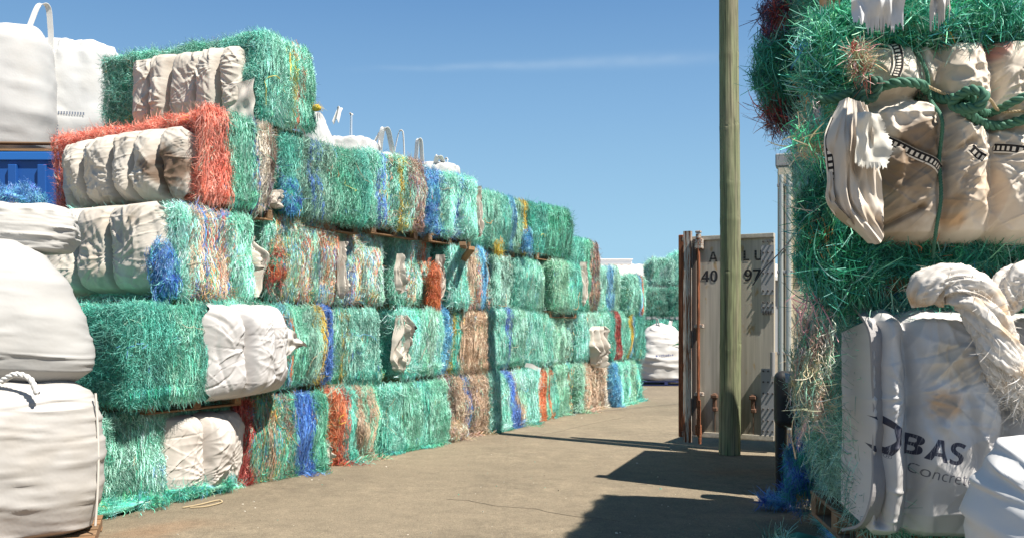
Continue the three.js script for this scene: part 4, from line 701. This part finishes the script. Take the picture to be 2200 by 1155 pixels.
  const cols = [[[1806, 216, .16], [1768, 300, .19], [1775, 380, .19], [1778, 440, .17], [1850, 500, .17]], [[1822, 214, .19], [1800, 300, .25], [1800, 380, .25], [1808, 450, .25], [1872, 528, .22]], [[1838, 222, .2], [1838, 300, .21], [1835, 380, .2], [1840, 455, .22], [1882, 524, .23]], [[1862, 228, .18], [1876, 300, .19], [1886, 390, .2], [1893, 450, .2], [1893, 500, .2]]].map(c => new THREE.CatmullRomCurve3(c.map(e => Z(...e))));
  const cc = creaser(7, 26, 0, 1, 0, 1, { amp: .034, len: .35, w: .07, ang: 1.57, spread: .8 });
  const fl = mesh('hanging_flap', gridGeo(60, 70, (u, v) => { const p = new THREE.CatmullRomCurve3(cols.map(c => c.getPoint(v))).getPoint(u); p.z += cc(u, v) + .006 * ns(u * 8, v * 8, 4); return [p.x, p.y, p.z, p.x, p.y]; }, (u, v) => { const s = smooth(.05, .4, fbm(u * 3, v * 4, 21) + .4 * (v - .6)) * .75; return [lerp(.56, .33, s), lerp(.49, .25, s), lerp(.41, .17, s)]; }), clothMat, r3m);
  { const q = [.12, .25, .4, .55, .7, .82].map(v => cols[0].getPoint(v).add(V(.012, 0, .012))); mesh('stitched_seam', strapGeo(q, V(1, 0, .4), .028, .004), tapeMat, fl); }
  const scrapR = rng(9), edge = Array.from({ length: 60 }, () => scrapR());
  mesh('torn_scrap', gridGeo(44, 44, (u, v) => { const a = Z(1818, 262, .3), b = Z(1862, 258, .27), c = Z(1815, 355, .29), d = Z(1868, 372, .27), e = Z(1896, 272, .31); const p = a.clone().lerp(b, u).lerp(c.clone().lerp(d, u), v); p.x += .035 * u * u * Math.sin(v * 2.4 + .2) + (u > .97 ? .012 * edge[Math.floor(v * 43)] : 0); p.y += (v > .97 ? -.02 * edge[Math.floor(u * 43)] : 0); p.z += .02 * ns(u * 3, v * 3, 3) + .015 * Math.sin(u * 5 + v * 3); return [p.x, p.y, p.z, p.x, p.y]; }, () => [.6, .57, .5]), clothMat, fl);
  // ropes
  const P = (px, py, e = .03) => V(lx(px), ly(px, py), Math.max(r3z(px, py), .05) + e);
  const ropeMat = new THREE.MeshStandardMaterial({ color: new THREE.Color().setRGB(.03, .1, .065), roughness: .7 }), ropeMat2 = new THREE.MeshStandardMaterial({ color: new THREE.Color().setRGB(.045, .15, .095), roughness: .7 }), tanMat = std(.42, .33, .2, .9);
  const W = v => { r3.t.updateMatrixWorld(true); return r3m.localToWorld(v.clone()); };
  const rope = (label, pts, R, pitch, mat) => { const t = tag(mesh(numbered('rope'), twistedRope(pts.map(W), R, pitch), mat, scene), label, 'rope'); return t; };
  rope('thick twisted green rope stretched across the dirty cream bag, knotted at right', [P(1768, 205, .06), P(1800, 203, .06), P(1835, 192, .06), P(1880, 185), P(1930, 176), P(1980, 178), P(2020, 186), P(2040, 205, .05), P(2070, 215, .07), P(2085, 232, .05), P(2068, 245, .07), P(2045, 228, .09), P(2062, 208, .1), P(2086, 222, .1), P(2080, 243, .11), P(2055, 238, .06), P(2075, 250, .04), P(2120, 262), P(2160, 264), P(2220, 252)], .0155, .075, ropeMat2);
  rope('second green rope running right from the knot across the cream bag', [P(2062, 222, .05), P(2100, 238), P(2140, 236), P(2180, 218), P(2240, 190)], .0135, .07, ropeMat2);
  rope('green rope wound in a lump at the left end of thick rope', [P(1845, 215, .06), P(1860, 180, .09), P(1885, 175, .08), P(1880, 205, .1), P(1855, 212, .1), P(1865, 190, .11), P(1890, 192, .06)], .016, .08, ropeMat);
  rope('thin green cord hanging straight down over the roped cream bag', [P(1965, 70, .02), P(1988, 100, .02), P(2000, 150, .035), P(2012, 200, .06), P(2020, 260, .035), P(2028, 340, .02), P(2030, 420, .02), P(2026, 490, .02), P(2032, 535, .01), P(2034, 548, .0)], .006, .028, ropeMat2);
  rope('thin tan twine crossing the cream bag beside the knot', [P(1995, 175, .06), P(2040, 195, .07), P(2100, 222, .04), P(2160, 235, .035), P(2230, 240, .03)], .005, .03, tanMat);
}
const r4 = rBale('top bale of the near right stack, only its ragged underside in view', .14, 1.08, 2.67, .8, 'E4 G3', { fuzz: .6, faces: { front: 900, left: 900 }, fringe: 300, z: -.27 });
{
  const lx = (px, py, z) => { const p = RW(RX(px), RY(px, py), z), q = r4.t.position; const d = p.sub(q); return V(d.dot(rx), d.y, d.dot(rz)); };
  const rag = (nm, A, B, C, D, seed, base) => { const r = rng(seed), e = Array.from({ length: 80 }, () => r()); mesh(nm, gridGeo(60, 40, (u, v) => { const p = A.clone().lerp(B, u).lerp(D.clone().lerp(C, u), v); p.z += .05 * Math.sin(v * 3) * (.6 + ns(u * 3, seed)) + .03 * ns(u * 5, v * 4, seed); p.y -= (v > .96 ? .06 * e[Math.floor(u * 59)] * e[Math.floor(u * 23)] : 0) + .03 * ns(u * 4, seed) * v; return [p.x, p.y, p.z, p.x, p.y]; }, () => base), clothMat, r4.t); };
  rag('torn_cloth', lx(1770, -60, .2), lx(1890, -60, .22), lx(1880, 96, .27), lx(1790, 104, .25), 3, [.6,.6,.6]);
  rag('torn_cloth', lx(1935, -60, .2), lx(2000, -60, .2), lx(1985, 72, .24), lx(1945, 82, .22), 4, [.55,.53,.5]);
  rag('dirty_cloth', lx(1725, -60, .12), lx(1785, -60, .14), lx(1777, 36, .18), lx(1740, 42, .14), 5, [.5, .38, .24]);
}
{ // frayed net ends and a pale stray lump beside the roped bag
  const n = (label, px, py, z, o) => { const p = RW(RX(px), RY(px, py), z - .2); return netTuft(label, [p.x, p.y, p.z], { turn: RA, near: true, ...o }); };
  n('sunlit shaggy green net clump left of the roped cream bag', 1842, 190, .02, { w: .22, h: .3, d: .14, n: 420, bands: 'G3 M1.4', seed: 31, frizz: .95, s: 1.05 });
  n('bright green net fringe along the top of the roped cream bag', 2080, 60, .1, { w: .5, h: .12, d: .12, n: 360, bands: 'G3 T1', seed: 32, frizz: .9, s: 1.0 });
  n('pinkish tan tangle of twine beside the upper left of the cream bag', 1850, 165, .2, { w: .05, h: .1, d: .03, n: 70, bands: 'N1 G1 R.3 W.6', seed: 33, frizz: .9, s: .6 });
  n('dark green shaggy net hanging below the bag flap', 1836, 640, .0, { w: .2, h: .4, d: .14, n: 560, bands: 'E3 G1', seed: 34, frizz: .6, s: 1.1 });
  n('dark green net fringe under the roped cream bag', 1990, 575, -.02, { w: .7, h: .06, d: .1, n: 240, bands: 'E3 G1', seed: 35, frizz: .6, s: 1.0 });
  n('straw and grey net hank hanging on the shaded left edge', 1775, 930, .02, { w: .08, h: .36, d: .08, n: 90, bands: 'N1 W.5 S1', seed: 36, frizz: .5 });
  n('white frayed rope ends sticking from the green net', 1755, 325, .1, { w: .1, h: .1, d: .06, n: 14, bands: 'W1 M1', seed: 37, frizz: .7, s: 1.1 });
}
// ---------------------------------------------------------------- the stack behind it and what stands at its foot
{
  const SA = -14 * Math.PI / 180, sx = V(Math.cos(SA), 0, -Math.sin(SA)), sz = V(Math.sin(SA), 0, Math.cos(SA));
  const s = (label, x, z, y, bands, o = {}) => { const w = 1.3, d = o.d ?? 1.36, c = V(x, 0, z).addScaledVector(sx, w / 2).addScaledVector(sz, -d / 2), t = thing('net_bale', label, 'bale', [c.x, y, c.z], SA, 'bales of the second and third right stacks'); fillBale(t, { w, h: .82, d, bands, seed: 900 + Math.round(y * 10), faces: { front: 500, left: 1500, top: 300 }, side: bands, fringe: 60, ...o }); return t; };
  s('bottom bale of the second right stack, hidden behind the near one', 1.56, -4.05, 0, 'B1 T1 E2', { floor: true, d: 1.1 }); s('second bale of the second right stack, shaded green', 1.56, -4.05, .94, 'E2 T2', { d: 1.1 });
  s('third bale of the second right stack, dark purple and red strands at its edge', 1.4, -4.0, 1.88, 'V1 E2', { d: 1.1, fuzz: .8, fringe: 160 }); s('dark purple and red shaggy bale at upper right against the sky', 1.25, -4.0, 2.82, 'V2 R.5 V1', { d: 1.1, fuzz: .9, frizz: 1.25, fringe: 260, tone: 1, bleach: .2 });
  for (const [y, a] of [[.82, 'second'], [1.76, 'third'], [2.7, 'fourth']]) { const c = V(1.5, 0, -4.05).addScaledVector(sx, .65).addScaledVector(sz, -.56); pallet(`pallet under the ${a} bale of the second right stack`, [c.x, y, c.z], SA, 1.1, 1.0, 'pallets of the second right stack'); }
  for (const [y, a] of [[0, 'bottom'], [.86, 'middle'], [1.72, 'top'], [2.58, 'uppermost']]) s(`${a} bale of the third right stack beside the cream container`, 2.02, -5.5, y, 'E2 T1', { d: 2.15, faces: { front: 100, left: 700, top: 200 }, h: .84 });
  const hk = (label, px, py, d, o) => { const p = at(px, py, d); return netTuft(label, [p.x, Math.max(0, p.y), p.z], { turn: SA, near: true, ...o }); };
  hk('green shaggy tuft dangling out against the sky at upper right', 1672, 215, 3.9, { w: .14, h: .24, d: .14, n: 180, bands: 'E2 G1', seed: 41, frizz: .6, s: 1.0 });
  hk('red and purple frayed strands dangling at upper right against the sky', 1692, 280, 3.95, { w: .15, h: .5, d: .14, n: 320, bands: 'V2 R1', seed: 42, frizz: .5, s: 1.0 });
  hk('blue and green net heap on the ground at the foot of right bales', 1716, 1085, 7.6, { w: .2, h: .5, d: .4, n: 420, bands: 'B1 T.8 B.4', seed: 43, frizz: .5, s: 1.0 });
  hk('flat spread of blue net strands on the shaded asphalt', 1672, 1080, 8.1, { w: .3, h: .05, d: .26, n: 90, bands: 'B1 L.6', seed: 44, frizz: .9, s: 1.1 });
  const b = at(1686, 1060, 8.3), t = thing('rubber_buffer', 'black rubber buffer post standing at the container corner, in shade', 'buffer', [b.x, 0, b.z], SA), blk = std(.012, .012, .013, .6);
  mesh('post', merged([bx(.1, .75, .12, -.03, .42, 0, .03), bx(.14, .06, .16, -.03, .03, 0, .01)]), blk, t); mesh('rubber_head', new RoundedBoxGeometry(.26, .5, .24, 3, .07).translate(.04, .95, 0), blk, t);
  tag(mesh(numbered('metal_hoop'), tube([at(1712, 985, 7), at(1706, 950, 7), at(1705, 915, 6.95), at(1712, 888, 6.9), at(1722, 880, 6.9)], .012, 30, 8), std(.6, .58, .55, .25, { metalness: 1 }), scene), 'curved bare metal hoop sticking out of the shaded green net', 'hoop');
  const sc = gridGeo(16, 8, (u, v) => { const p = at(1686 + 62 * u, 800 + 24 * u + 22 * v - 8 * u * v, 6.2); return [p.x, p.y + .008 * Math.sin(u * 4 + v * 2), p.z + .02 * Math.sin(v * 2.5)]; });
  tag(mesh(numbered('plastic_strip'), sc, std(.5, .5, .58, .35), scene), 'pale lilac plastic strip poking out from the right bales', 'plastic strip');
}
bulkBag('bright white bulk bag corner at the lower right edge, closest to the viewer', [1.84, 0, -2.4], .62, { w: 1.1, h: 1.27, d: 1.05, seed: 111, corner: .6, amp: 1.3, square: 3.8, nu: 200, nv: 140, n1: 90, n2: 320, base: [.62, .615, .6], dirt: .1 });

renderer.render(scene, camera);
